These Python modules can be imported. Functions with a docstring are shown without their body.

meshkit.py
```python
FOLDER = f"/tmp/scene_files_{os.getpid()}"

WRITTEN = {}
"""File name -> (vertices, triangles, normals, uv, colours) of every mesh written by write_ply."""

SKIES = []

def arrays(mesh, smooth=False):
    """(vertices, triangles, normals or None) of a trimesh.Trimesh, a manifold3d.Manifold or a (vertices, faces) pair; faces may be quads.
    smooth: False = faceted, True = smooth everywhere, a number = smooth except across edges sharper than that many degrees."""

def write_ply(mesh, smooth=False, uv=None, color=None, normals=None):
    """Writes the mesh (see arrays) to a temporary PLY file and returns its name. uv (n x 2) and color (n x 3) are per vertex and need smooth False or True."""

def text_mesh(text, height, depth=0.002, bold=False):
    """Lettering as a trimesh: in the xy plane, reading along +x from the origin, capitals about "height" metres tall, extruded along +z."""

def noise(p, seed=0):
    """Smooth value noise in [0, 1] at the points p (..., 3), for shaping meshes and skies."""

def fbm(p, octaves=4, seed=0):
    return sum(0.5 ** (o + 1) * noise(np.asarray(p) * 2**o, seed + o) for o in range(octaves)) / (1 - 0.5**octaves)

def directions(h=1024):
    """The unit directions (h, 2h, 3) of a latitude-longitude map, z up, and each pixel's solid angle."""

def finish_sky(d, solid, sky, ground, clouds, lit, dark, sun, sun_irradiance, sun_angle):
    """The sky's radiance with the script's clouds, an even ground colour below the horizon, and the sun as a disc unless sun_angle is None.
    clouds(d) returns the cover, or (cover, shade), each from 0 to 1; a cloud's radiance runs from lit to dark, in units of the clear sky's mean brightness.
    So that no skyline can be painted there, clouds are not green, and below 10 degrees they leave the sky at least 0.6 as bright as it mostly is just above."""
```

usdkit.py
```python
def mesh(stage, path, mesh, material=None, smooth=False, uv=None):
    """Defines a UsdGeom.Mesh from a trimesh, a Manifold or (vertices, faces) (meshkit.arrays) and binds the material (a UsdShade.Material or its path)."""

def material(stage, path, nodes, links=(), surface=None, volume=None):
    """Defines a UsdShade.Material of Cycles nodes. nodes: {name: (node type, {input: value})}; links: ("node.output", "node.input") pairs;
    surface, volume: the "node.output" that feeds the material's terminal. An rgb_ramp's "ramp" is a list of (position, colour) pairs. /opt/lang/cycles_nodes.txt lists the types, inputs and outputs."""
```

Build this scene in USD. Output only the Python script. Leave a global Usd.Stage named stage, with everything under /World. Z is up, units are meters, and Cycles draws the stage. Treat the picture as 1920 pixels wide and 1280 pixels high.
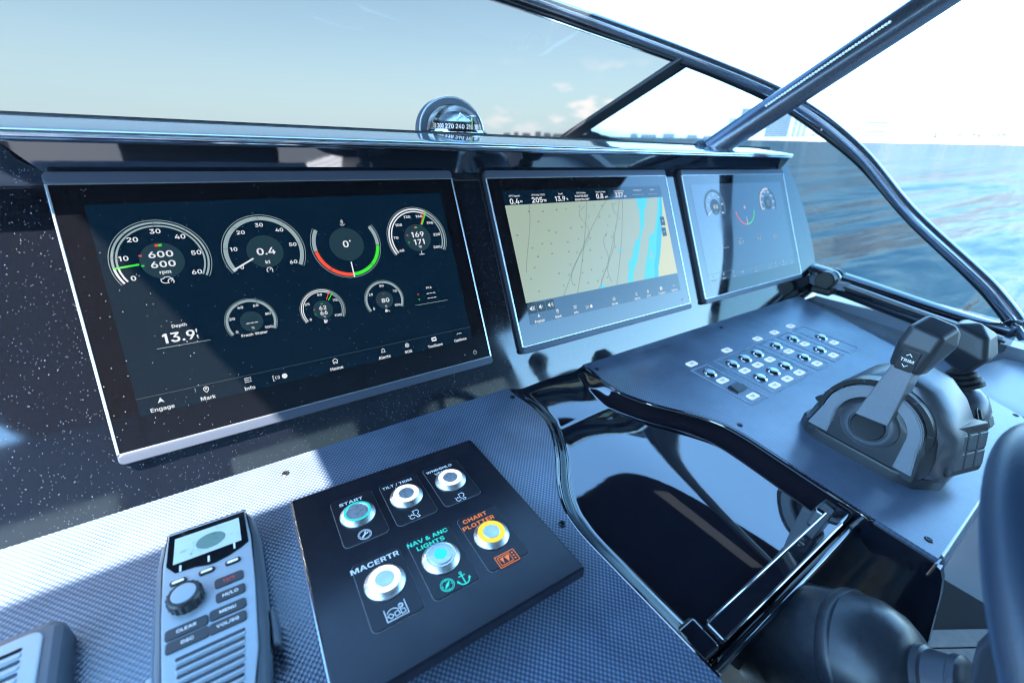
import math, random
import numpy as np, trimesh, manifold3d as mf
import shapely.geometry as sg
from shapely import affinity
from shapely.ops import unary_union
from pxr import Usd, UsdGeom, UsdLux, UsdShade, Gf, Sdf, Vt
import usdkit, meshkit

stage = Usd.Stage.CreateInMemory()
UsdGeom.SetStageUpAxis(stage, 'Z')
UsdGeom.SetStageMetersPerUnit(stage, 1.0)
UsdGeom.Xform.Define(stage, '/World')
UsdGeom.Scope.Define(stage, '/World/Looks')
PI = math.pi

# ------------------------------------------------------------------ camera, sky, sun, exposure
EXPOSURE = 3.45
SKY_STRENGTH = 0.12
SUN_INTENSITY = 0.85
HEEL = 0.02673                       # the boat lies a little over to one side
B = np.array([[math.cos(HEEL), 0, math.sin(HEEL)], [0, 1, 0], [-math.sin(HEEL), 0, math.cos(HEEL)]])   # boat axes -> world axes
CAM = np.array([-0.11626, -0.69156, 0.20612])
CR = np.array([[0.8275, -0.5606, 0.0323], [-0.2086, -0.3602, -0.9092], [0.5213, 0.7456, -0.415]])      # right, down, forward (boat axes)
SUN = B @ np.array([-0.476, -0.248, 0.843])
SUN = SUN / np.linalg.norm(SUN)


def gf(m4):
    return Gf.Matrix4d(*[float(v) for v in np.asarray(m4).T.ravel()])


cam = UsdGeom.Camera.Define(stage, '/World/camera')
cm = np.eye(4)
u_, _, vt_ = np.linalg.svd(B @ CR.T)
rr = u_ @ vt_
cm[:3, 0], cm[:3, 1], cm[:3, 2], cm[:3, 3] = rr[:, 0], -rr[:, 1], -rr[:, 2], B @ CAM
cam.AddTransformOp().Set(gf(cm))
cam.CreateHorizontalApertureAttr(36.0)
cam.CreateVerticalApertureAttr(36.0 * 682 / 1024)
cam.CreateFocalLengthAttr(812.35 / 1920 * 36.0)
cam.CreateClippingRangeAttr(Gf.Vec2f(0.02, 100000))
cam.CreateFStopAttr(3.2)
cam.CreateFocusDistanceAttr(0.69)
cam.CreateExposureAttr(EXPOSURE)

elev = math.asin(SUN[2])
azim = math.atan2(SUN[0], SUN[1])
sky_mat = usdkit.material(stage, '/World/Looks/sky_look', {
    'sky': ('sky_texture', {'sky_type': 'single_scattering', 'sun_disc': False, 'sun_elevation': elev, 'sun_rotation': azim, 'altitude': 0.0, 'air_density': 1.0, 'aerosol_density': 0.45, 'ozone_density': 4.0}),
    'tc': ('texture_coordinate', {}),
    'sx': ('separate_xyz', {}),
    'mp': ('mapping', {'mapping_type': 'point', 'scale': (7.0, 7.0, 18.0), 'location': (3.1, 0.7, 0.0)}),
    'n': ('noise_texture', {'scale': 1.6, 'detail': 7.0, 'roughness': 0.55}),
    'rm': ('rgb_ramp', {'ramp': [(0, (0, 0, 0)), (0.54, (0, 0, 0)), (0.66, (1, 1, 1)), (1, (1, 1, 1))]}),
    'el': ('rgb_ramp', {'ramp': [(0, (0.3, 0.3, 0.3)), (0.03, (1, 1, 1)), (0.075, (1, 1, 1)), (0.14, (0.0, 0.0, 0.0)), (1, (0, 0, 0))]}),
    'mul': ('mix', {'mix_type': 'multiply', 'fac': 1.0}), 'mul2': ('mix', {'mix_type': 'multiply', 'fac': 1.0}), 'side': ('rgb_ramp', {'ramp': [(0, (0, 0, 0)), (0.42, (0.0, 0.0, 0.0)), (0.72, (1, 1, 1)), (1, (1, 1, 1))]}),
    'bw': ('rgb_to_bw', {}),
    'cm': ('math', {'math_type': 'multiply', 'value2': 0.75}),
    'wb': ('mix', {'mix_type': 'multiply', 'fac': 1.0, 'color2': (0.80, 1.10, 1.12)}), 'hzr': ('rgb_ramp', {'ramp': [(0, (0.85, 0.85, 0.85)), (0.06, (0.70, 0.70, 0.70)), (0.16, (0.38, 0.38, 0.38)), (0.30, (0.12, 0.12, 0.12)), (0.45, (0, 0, 0)), (1, (0, 0, 0))]}), 'hz': ('mix', {'mix_type': 'mix', 'color2': (2.6, 4.7, 6.5)}), 'cl': ('mix', {'mix_type': 'mix', 'color2': (6.5, 7.4, 8.4)}),
    'bg': ('background_shader', {'strength': SKY_STRENGTH}),
}, [('tc.generated', 'mp.vector'), ('mp.vector', 'n.vector'), ('n.fac', 'rm.fac'), ('tc.generated', 'sx.vector'), ('sx.z', 'el.fac'),
    ('rm.color', 'mul.color1'), ('el.color', 'mul.color2'), ('sx.x', 'side.fac'), ('mul.color', 'mul2.color1'), ('side.color', 'mul2.color2'), ('mul2.color', 'bw.color'), ('bw.val', 'cm.value1'), ('cm.value', 'cl.fac'),
    ('sky.color', 'wb.color1'), ('wb.color', 'hz.color1'), ('sx.z', 'hzr.fac'), ('hzr.color', 'hz.fac'), ('hz.color', 'cl.color1'), ('cl.color', 'bg.color')], surface='bg.background')
dome = UsdLux.DomeLight.Define(stage, '/World/sky')
UsdShade.MaterialBindingAPI.Apply(dome.GetPrim()).Bind(sky_mat)
dome.GetPrim().SetCustomDataByKey('kind', 'structure')
sun = UsdLux.DistantLight.Define(stage, '/World/sun')
sun.CreateIntensityAttr(SUN_INTENSITY)
sun.CreateAngleAttr(0.55)
sun.CreateNormalizeAttr(True)
sun.CreateColorAttr(Gf.Vec3f(1.0, 0.94, 0.86))
zc = SUN
xc = np.cross([0, 0, 1.0], zc); xc /= np.linalg.norm(xc)
sm = np.eye(4)
sm[:3, 0], sm[:3, 1], sm[:3, 2] = xc, np.cross(zc, xc), zc
sun.AddTransformOp().Set(gf(sm))

GLOW = 2.0 ** -EXPOSURE               # what a lit screen pixel of sRGB-linear value 1 emits

# ------------------------------------------------------------------ prim helpers
used = {}


def numbered(path):
    n = used.get(path, 0)
    used[path] = n + 1
    return path if n == 0 else f'{path}_{n:03d}'


def hom(R=None, t=(0, 0, 0)):
    m = np.eye(4)
    if R is not None:
        m[:3, :3] = R
    m[:3, 3] = t
    return m


BOAT = hom(B)


def tag(p, label=None, cat=None, group=None, kind=None):
    p = p.GetPrim() if hasattr(p, 'GetPrim') else p
    for k, v in (('label', label), ('category', cat), ('group', group), ('kind', kind)):
        if v:
            p.SetCustomDataByKey(k, v)
    return p


class Thing:
    def __init__(self, name, label, cat, M=None, group=None, boat=True):
        self.M = np.eye(4) if M is None else M            # local -> boat axes
        self.path = numbered('/World/' + name)
        x = UsdGeom.Xform.Define(stage, self.path)
        self.xf = x
        x.AddTransformOp().Set(gf(BOAT @ self.M if boat else self.M))
        self.prim = x.GetPrim()
        tag(self.prim, label, cat, group)

    def part(self, name, mesh, mat, smooth=30, inboat=False, label=None, under=None, kind=None):
        if isinstance(mesh, list):
            mesh = cat(mesh)
        if inboat:
            mesh = moved(mesh, np.linalg.inv(self.M))
        path = numbered((under or self.path) + '/' + name)
        m = usdkit.mesh(stage, path, mesh, M[mat], smooth=smooth)
        tag(m, label, kind=kind)
        return path


def single(name, mesh, mat, label=None, catg=None, group=None, kind=None, smooth=30, boat=False):
    if isinstance(mesh, list):
        mesh = cat(mesh)
    if boat:
        mesh = moved(mesh, BOAT)
    path = numbered('/World/' + name)
    m = usdkit.mesh(stage, path, mesh, M[mat], smooth=smooth)
    tag(m, label, catg, group, kind)
    return path


# ------------------------------------------------------------------ mesh helpers
def tm(m):
    if isinstance(m, mf.Manifold):
        k = m.to_mesh()
        return trimesh.Trimesh(np.array(k.vert_properties[:, :3]), np.array(k.tri_verts), process=False)
    return m


def cat(ms):
    return trimesh.util.concatenate([tm(m) for m in ms])


def moved(m, T):
    m = tm(m).copy()
    m.apply_transform(T)
    return m


def shift(m, x=0, y=0, z=0):
    return moved(m, hom(None, (x, y, z)))


def turn(m, axis, deg, about=(0, 0, 0)):
    return moved(m, trimesh.transformations.rotation_matrix(math.radians(deg), axis, about))


def box(x0, x1, y0, y1, z0, z1):
    m = trimesh.creation.box([x1 - x0, y1 - y0, z1 - z0])
    m.apply_translation([(x0 + x1) / 2, (y0 + y1) / 2, (z0 + z1) / 2])
    return m


def extr(poly, z0, z1):
    ps = [poly] if poly.geom_type == 'Polygon' else list(poly.geoms)
    out = []
    for p in ps:
        if p.area < 1e-10:
            continue
        m = trimesh.creation.extrude_polygon(p, z1 - z0, engine='earcut')
        m.apply_translation([0, 0, z0])
        out.append(m)
    return trimesh.util.concatenate(out)


def rrect(x0, x1, y0, y1, r, n=5):
    r = min(r, (x1 - x0) / 2 - 1e-5, (y1 - y0) / 2 - 1e-5)
    return sg.box(x0 + r, y0 + r, x1 - r, y1 - r).buffer(r, quad_segs=n)


def hullm(pts):
    return tm(mf.Manifold.hull_points(np.asarray(pts, float)))


def slab(poly, z0, z1, bev):
    """A convex plate with a chamfer round its upper edge."""
    a = np.array(poly.exterior.coords)[:-1]
    b = np.array(poly.buffer(-bev).exterior.coords)[:-1]
    mid = np.array(poly.buffer(-bev * 0.3).exterior.coords)[:-1]
    P = [np.c_[a, np.full(len(a), z0)], np.c_[a, np.full(len(a), z1 - bev)], np.c_[mid, np.full(len(mid), z1 - bev * 0.3)], np.c_[b, np.full(len(b), z1)]]
    return hullm(np.vstack(P))


def rbox(x0, x1, y0, y1, z0, z1, r, n=8):
    s = trimesh.creation.icosphere(2, r).vertices
    P = [s + [x, y, z] for x in (x0 + r, x1 - r) for y in (y0 + r, y1 - r) for z in (z0 + r, z1 - r)]
    return hullm(np.vstack(P))


def lathe(prof, n=48):
    return trimesh.creation.revolve(np.asarray(prof, float), sections=n)


def cyl(r, z0, z1, n=40, bev=0.0):
    if bev <= 0:
        return lathe([(0, z0), (r, z0), (r, z1), (0, z1)], n)
    return lathe([(0, z0), (r, z0), (r, z1 - bev), (r - bev * 0.3, z1 - bev * 0.3), (r - bev, z1), (0, z1)], n)


def align(axis, at=(0, 0, 0)):
    z = np.asarray(axis, float); z = z / np.linalg.norm(z)
    h = np.array([1.0, 0, 0]) if abs(z[0]) < 0.9 else np.array([0, 1.0, 0])
    x = np.cross(h, z); x /= np.linalg.norm(x)
    return hom(np.column_stack([x, np.cross(z, x), z]), at)


def grid(P, closed_u=False, closed_v=False):
    P = np.asarray(P, float)
    n, m = P.shape[:2]
    idx = np.arange(n * m).reshape(n, m)
    if closed_u:
        idx = np.vstack([idx, idx[:1]])
    if closed_v:
        idx = np.hstack([idx, idx[:, :1]])
    a, b, c, d = idx[:-1, :-1].ravel(), idx[1:, :-1].ravel(), idx[1:, 1:].ravel(), idx[:-1, 1:].ravel()
    f = np.vstack([np.c_[a, b, c], np.c_[a, c, d]])
    return trimesh.Trimesh(P.reshape(-1, 3), f, process=False)


def smoothline(pts, n=40):
    from scipy.interpolate import CubicSpline
    p = np.asarray(pts, float)
    d = np.r_[0, np.cumsum(np.linalg.norm(np.diff(p, axis=0), axis=1))]
    return CubicSpline(d, p)(np.linspace(0, d[-1], n))


def sweep(path, section, up=(0, 0, 1), scale=None):
    """A closed section (k x 2) carried along a polyline, ends capped."""
    p = np.asarray(path, float)
    t = np.gradient(p, axis=0); t /= np.linalg.norm(t, axis=1)[:, None]
    a = np.cross(np.broadcast_to(up, p.shape), t); a /= np.linalg.norm(a, axis=1)[:, None]
    b = np.cross(t, a)
    s = np.asarray(section, float)
    sc = np.ones(len(p)) if scale is None else np.asarray(scale)
    V = p[:, None] + sc[:, None, None] * (s[None, :, :1] * a[:, None] + s[None, :, 1:] * b[:, None])
    g = grid(V, closed_v=True)
    k = len(s)
    v, f = list(g.vertices), list(g.faces)
    for end, base in ((0, 0), (1, (len(p) - 1) * k)):
        c = len(v); v.append(V[-1 if end else 0].mean(0))
        for i in range(k):
            j = (i + 1) % k
            f.append([c, base + i, base + j] if end else [c, base + j, base + i])
    m = trimesh.Trimesh(np.array(v), np.array(f), process=False)
    if m.volume < 0:
        m.invert()
    return m


def circ(r, n=16, sy=1.0):
    a = np.arange(n) * 2 * PI / n
    return np.c_[r * np.cos(a), r * sy * np.sin(a)]


_fonts, _words = {}, {}


def word(s, bold):
    """Lettering outline, capitals 1 high, from the origin; I and 1 as plain strokes, as on the instruments."""
    if (s, bold) in _words:
        return _words[s, bold]
    import glob
    from PIL import Image, ImageDraw, ImageFont
    if bold not in _fonts:
        f = ImageFont.truetype(glob.glob('/opt/blender-*/*/datafiles/fonts/Inter.woff2')[0], 80)
        f.set_variation_by_axes([14, 680 if bold else 430])
        _fonts[bold] = f
    f = _fonts[bold]
    w = 12 if bold else 8
    adv = [(w + 12 if c == 'I' else (w + 26 if c == '1' else f.getlength(c))) for c in s]
    im = Image.new('L', (int(sum(adv)) + 30, 130))
    d = ImageDraw.Draw(im)
    x = 6.0
    for c, a in zip(s, adv):
        if c == 'I':
            d.rectangle([x + 6, 100 - 58, x + 6 + w, 100], fill=255)
        elif c == '1':
            d.rectangle([x + 15, 100 - 58, x + 15 + w, 100], fill=255)
            d.polygon([(x + 15, 42), (x + 15, 42 + w), (x + 5, 48 + w), (x + 5, 49)], fill=255)
        else:
            d.text((x, 100), c, 255, f, anchor='ls')
        x += a
    on = np.pad(np.asarray(im) > 127, ((0, 0), (1, 1))).astype(np.int8)
    r, st = np.nonzero(np.diff(on, axis=1) == 1)
    en = np.nonzero(np.diff(on, axis=1) == -1)[1]
    import shapely
    shp = shapely.union_all(shapely.box(st, -r - 1, en, -r)).buffer(0.6).buffer(-0.6).simplify(0.7)
    shp = affinity.affine_transform(shp, [1 / 58, 0, 0, 1 / 58, 0, 101 / 58])
    _words[s, bold] = shp
    return shp


def text(s, h, x, y, z=0.0, d=0.0001, bold=False, sx=1.0, rot=0.0, align_='c'):
    p = word(s, bold)
    b = p.bounds
    off = {'c': (b[0] + b[2]) / 2, 'l': b[0], 'r': b[2]}[align_]
    p = affinity.affine_transform(p, [h * sx, 0, 0, h, -off * h * sx, -h / 2])
    m = extr(p, 0, d)
    if rot:
        m = turn(m, (0, 0, 1), rot)
    m.apply_translation([x, y, z])
    return m


def arc(cx, cy, r0, r1, a0, a1, z, d=0.0001, n=None):
    n = n or max(3, int(abs(a1 - a0) / 5))
    t = np.radians(np.linspace(a0, a1, n + 1))
    o = np.c_[cx + r1 * np.cos(t), cy + r1 * np.sin(t)]
    i = np.c_[cx + r0 * np.cos(t), cy + r0 * np.sin(t)]
    if r0 <= 0:
        i = np.array([[cx, cy]])
    return extr(sg.Polygon(np.vstack([o, i[::-1]])).buffer(0), z, z + d)


def stroke(pts, w, z, d=0.0001, cap='round'):
    return extr(sg.LineString(pts).buffer(w / 2, cap_style=cap, quad_segs=2), z, z + d)


def fillp(pts, z, d=0.0001):
    return extr(sg.Polygon(pts).buffer(0), z, z + d)


# ------------------------------------------------------------------ materials
M = {}


def mat(name, base=(0.5, 0.5, 0.5), rough=0.5, metal=0.0, ior=1.5, coat=0.0, coat_rough=0.03, vary=0.0, vscale=20.0, bump=0.0, bscale=200.0, bdist=0.001, rvary=0.0, **kw):
    nodes = {'p': ('principled_bsdf', dict(base_color=base, roughness=rough, metallic=metal, ior=ior, coat_weight=coat, coat_roughness=coat_rough, **kw)),
             'tc': ('texture_coordinate', {})}
    links = []
    if vary:
        nodes['nv'] = ('noise_texture', {'scale': vscale, 'detail': 5.0, 'roughness': 0.6})
        nodes['rv'] = ('rgb_ramp', {'ramp': [(0.25, tuple(c * (1 - vary) for c in base)), (0.75, tuple(min(1, c * (1 + vary)) for c in base))]})
        links += [('tc.object', 'nv.vector'), ('nv.fac', 'rv.fac'), ('rv.color', 'p.base_color')]
    if rvary:
        nodes['nr'] = ('noise_texture', {'scale': vscale * 0.7, 'detail': 6.0, 'roughness': 0.65})
        nodes['mr'] = ('map_range', {'from_min': 0.3, 'from_max': 0.7, 'to_min': max(0.01, rough - rvary), 'to_max': rough + rvary, 'clamp': True})
        links += [('tc.object', 'nr.vector'), ('nr.fac', 'mr.value'), ('mr.result', 'p.roughness')]
    if bump:
        nodes['nb'] = ('noise_texture', {'scale': bscale, 'detail': 3.0})
        nodes['b'] = ('bump', {'strength': bump, 'distance': bdist})
        links += [('tc.object', 'nb.vector'), ('nb.fac', 'b.height'), ('b.normal', 'p.normal')]
    M[name] = usdkit.material(stage, f'/World/Looks/{name}', nodes, links, surface='p.BSDF')


def glow(name, col, strength=1.0, rough=0.3):
    """Pixels of a lit screen."""
    M[name] = usdkit.material(stage, f'/World/Looks/{name}', {
        'p': ('principled_bsdf', dict(base_color=(0.01, 0.01, 0.01), roughness=rough, emission_color=col, emission_strength=strength * GLOW))}, [], surface='p.BSDF')


def flakes(name, base, rough, dens_scale, amount, flake_col, size, coat=0.0, ior=1.5, fine=0.0, emis=None, metal=0.0):
    """Glossy dark surface with sparse bright specks (metal flake turned every way, or dust)."""
    nodes = {
        'tc': ('texture_coordinate', {}), 'g': ('geometry', {}),
        'v': ('voronoi_texture', {'scale': dens_scale, 'randomness': 1.0}),
        'wn': ('separate_color', {}),
        'pick': ('math', {'math_type': 'less_than', 'value2': amount}),
        'rad': ('math', {'math_type': 'less_than', 'value2': size}),
        'both': ('math', {'math_type': 'multiply'}),
        'p': ('principled_bsdf', dict(base_color=base, roughness=rough, ior=ior, coat_weight=coat, **(dict(emission_color=emis[0], emission_strength=emis[1] * GLOW) if emis else {}))),
        'f': ('principled_bsdf', dict(base_color=flake_col, roughness=0.38, metallic=metal)),
        'mx': ('mix_closure', {}),
        'c': ('vector_math', {'math_type': 'subtract', 'vector2': (0.5, 0.5, 0.5)}), 'sc': ('vector_math', {'math_type': 'scale', 'scale': 1.3}), 'ad': ('vector_math', {'math_type': 'add'}), 'nz': ('vector_math', {'math_type': 'normalize'}),
    }
    links = [('tc.object', 'v.vector'), ('v.color', 'wn.color'), ('wn.r', 'pick.value1'), ('v.distance', 'rad.value1'),
             ('pick.value', 'both.value1'), ('rad.value', 'both.value2'), ('both.value', 'mx.fac'), ('p.BSDF', 'mx.closure1'), ('f.BSDF', 'mx.closure2')]
    if metal:
        links += [('v.color', 'c.vector1'), ('c.vector', 'sc.vector1'), ('g.normal', 'ad.vector1'), ('sc.vector', 'ad.vector2'), ('ad.vector', 'nz.vector1'), ('nz.vector', 'f.normal')]
    nodes['rn'] = ('noise_texture', {'scale': 9.0, 'detail': 6.0, 'roughness': 0.65})
    nodes['rm'] = ('map_range', {'from_min': 0.35, 'from_max': 0.7, 'to_min': rough * 0.5, 'to_max': rough * 3.0, 'clamp': True})
    links += [('tc.object', 'rn.vector'), ('rn.fac', 'rm.value'), ('rm.result', 'p.roughness')]
    if fine:
        nodes['n2'] = ('noise_texture', {'scale': dens_scale * 1.3, 'detail': 2.0})
        nodes['r2'] = ('rgb_ramp', {'ramp': [(0.45, base), (0.75, tuple(c + fine for c in base))]})
        links += [('tc.object', 'n2.vector'), ('n2.fac', 'r2.fac'), ('r2.color', 'p.base_color')]
    M[name] = usdkit.material(stage, f'/World/Looks/{name}', nodes, links, surface='mx.closure')


flakes('black_gelcoat_flake', (0.003, 0.004, 0.007), 0.04, 1100.0, 0.032, (0.8, 0.82, 0.85), 0.25, ior=1.95, fine=0.004, metal=1.0)
mat('black_gelcoat', (0.003, 0.004, 0.007), 0.03, ior=2.3, bump=0.02, bscale=25.0, bdist=0.002)
mat('rail_gloss', (0.62, 0.67, 0.72), 0.05, metal=0.92, bump=0.03, bscale=18.0, bdist=0.002)
mat('satin_black', (0.02, 0.022, 0.028), 0.4, vary=0.2, bump=0.1, bscale=900.0, bdist=0.0004)
mat('rubber', (0.015, 0.015, 0.017), 0.6)
mat('dark_metal', (0.045, 0.052, 0.068), 0.34, metal=0.4, bump=0.05, bscale=1500.0, bdist=0.0002)
mat('bar_metal', (0.065, 0.08, 0.115), 0.42, metal=0.35, bump=0.08, bscale=1600.0, bdist=0.0002)
mat('edge_metal', (0.72, 0.75, 0.80), 0.22, metal=0.8)
mat('frame_metal', (0.30, 0.35, 0.43), 0.10, metal=0.9)
mat('chrome', (0.75, 0.78, 0.82), 0.10, metal=1.0)
mat('brushed', (0.82, 0.83, 0.85), 0.36, metal=1.0, rvary=0.08, vscale=300.0)
mat('screw_metal', (0.05, 0.055, 0.06), 0.35, metal=0.8)
mat('throttle_grey', (0.105, 0.118, 0.138), 0.34, metal=0.5, vary=0.08, vscale=300.0, bump=0.12, bscale=1800.0, bdist=0.0002)
mat('lever_silver', (0.24, 0.265, 0.30), 0.33, metal=0.45, vary=0.08, vscale=300.0, bump=0.12, bscale=1800.0, bdist=0.0002)
mat('throttle_dark', (0.026, 0.030, 0.037), 0.38, bump=0.1, bscale=1800.0, bdist=0.0002)
mat('throttle_black', (0.012, 0.013, 0.015), 0.3)
mat('key_black', (0.018, 0.02, 0.024), 0.35)
mat('leather', (0.022, 0.036, 0.062), 0.42, bump=0.35, bscale=420.0, bdist=0.0008)
mat('column_black', (0.02, 0.024, 0.032), 0.33, rvary=0.08, vscale=60.0)
mat('pad_panel', (0.012, 0.013, 0.020), 0.22, rvary=0.05, vscale=14.0, ior=1.45)
mat('pad_plate', (0.014, 0.015, 0.021), 0.3, ior=1.45)
mat('label_glow_white', (0.86, 0.86, 0.85), 0.55, emission_color=(1.0, 1.0, 1.0), emission_strength=0.30 * GLOW)  # glow added to brighten plates and prints that are no lamps
mat('print_line', (0.42, 0.47, 0.55), 0.5)
mat('print_white', (0.85, 0.85, 0.85), 0.5)
mat('print_grey', (0.25, 0.26, 0.28), 0.5)
mat('vhf_body', (0.085, 0.105, 0.135), 0.38, bump=0.1, bscale=1500.0, bdist=0.0002)
mat('vhf_face', (0.36, 0.42, 0.47), 0.38, metal=0.3)
mat('vhf_key', (0.04, 0.045, 0.055), 0.45)
mat('vhf_lcd', (0.62, 0.72, 0.70), 0.2)
mat('vhf_lcd_dark', (0.16, 0.27, 0.24), 0.25)
mat('lens_black', (0.006, 0.007, 0.01), 0.06)
mat('print_red', (0.75, 0.06, 0.06), 0.5)
mat('teak', (0.42, 0.41, 0.42), 0.7, vary=0.15, vscale=40.0)
mat('caulk', (0.05, 0.05, 0.055), 0.6)
mat('cream_vinyl', (0.55, 0.48, 0.40), 0.5, bump=0.1, bscale=60.0)
mat('roof_underside', (0.008, 0.009, 0.012), 0.6, ior=1.25)
mat('side_gelcoat', (0.20, 0.23, 0.28), 0.15, ior=1.6)
mat('grey_gelcoat', (0.20, 0.23, 0.28), 0.3)
mat('lume', (0.70, 0.80, 0.12), 0.5)
mat('sand', (0.62, 0.56, 0.47), 0.9, vary=0.15, vscale=0.02)
mat('white_wall', (0.75, 0.75, 0.74), 0.7)
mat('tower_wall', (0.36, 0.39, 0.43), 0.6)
mat('tower_glass', (0.05, 0.085, 0.125), 0.12, ior=1.6)
mat('far_haze_wall', (0.16, 0.22, 0.30), 0.5)  # distance haze put into the wall colour as blue
mat('roof_tile', (0.40, 0.36, 0.33), 0.8)
mat('palm_leaf', (0.05, 0.07, 0.035), 0.6, vary=0.4, vscale=0.6)
mat('trunk', (0.22, 0.18, 0.14), 0.9)
mat('glint_white', (0.85, 0.87, 0.9), 0.2)

for nm, c, s in (('pix_white', (0.92, 0.95, 1.0), 0.85), ('pix_grey', (0.30, 0.40, 0.42), 1.0), ('pix_dim', (0.035, 0.075, 0.095), 1.0), ('pix_dial', (0.010, 0.034, 0.05), 1.0),
                 ('pix_red', (1.0, 0.09, 0.04), 0.95), ('pix_green', (0.05, 0.85, 0.03), 0.95), ('pix_chart', (0.36, 0.46, 0.36), 1.0), ('pix_shallow', (0.62, 0.66, 0.58), 1.0), ('pix_cyan', (0.03, 0.50, 0.80), 1.0),
                 ('pix_teal', (0.06, 0.62, 0.78), 1.0), ('pix_ink', (0.03, 0.04, 0.04), 1.0), ('pix_navy', (0.004, 0.02, 0.035), 1.0), ('pix_land', (0.60, 0.58, 0.30), 1.0),
                 ('lit_cyan', (0.02, 0.80, 0.80), 1.1), ('lit_yellow', (1.0, 0.80, 0.0), 1.1), ('lit_white', (1.0, 1.0, 1.0), 1.6), ('lit_orange', (1.0, 0.27, 0.03), 0.9), ('pix_lcd', (0.45, 0.55, 0.50), 0.5)):
    glow(nm, c, s)
flakes('screen_dark', (0.003, 0.004, 0.005), 0.04, 450.0, 0.035, (0.40, 0.42, 0.45), 0.16, ior=1.65, emis=((0.0003, 0.009, 0.024), 1.0))
flakes('screen_glass', (0.003, 0.003, 0.004), 0.03, 450.0, 0.035, (0.40, 0.42, 0.45), 0.16, ior=1.85)

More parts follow.
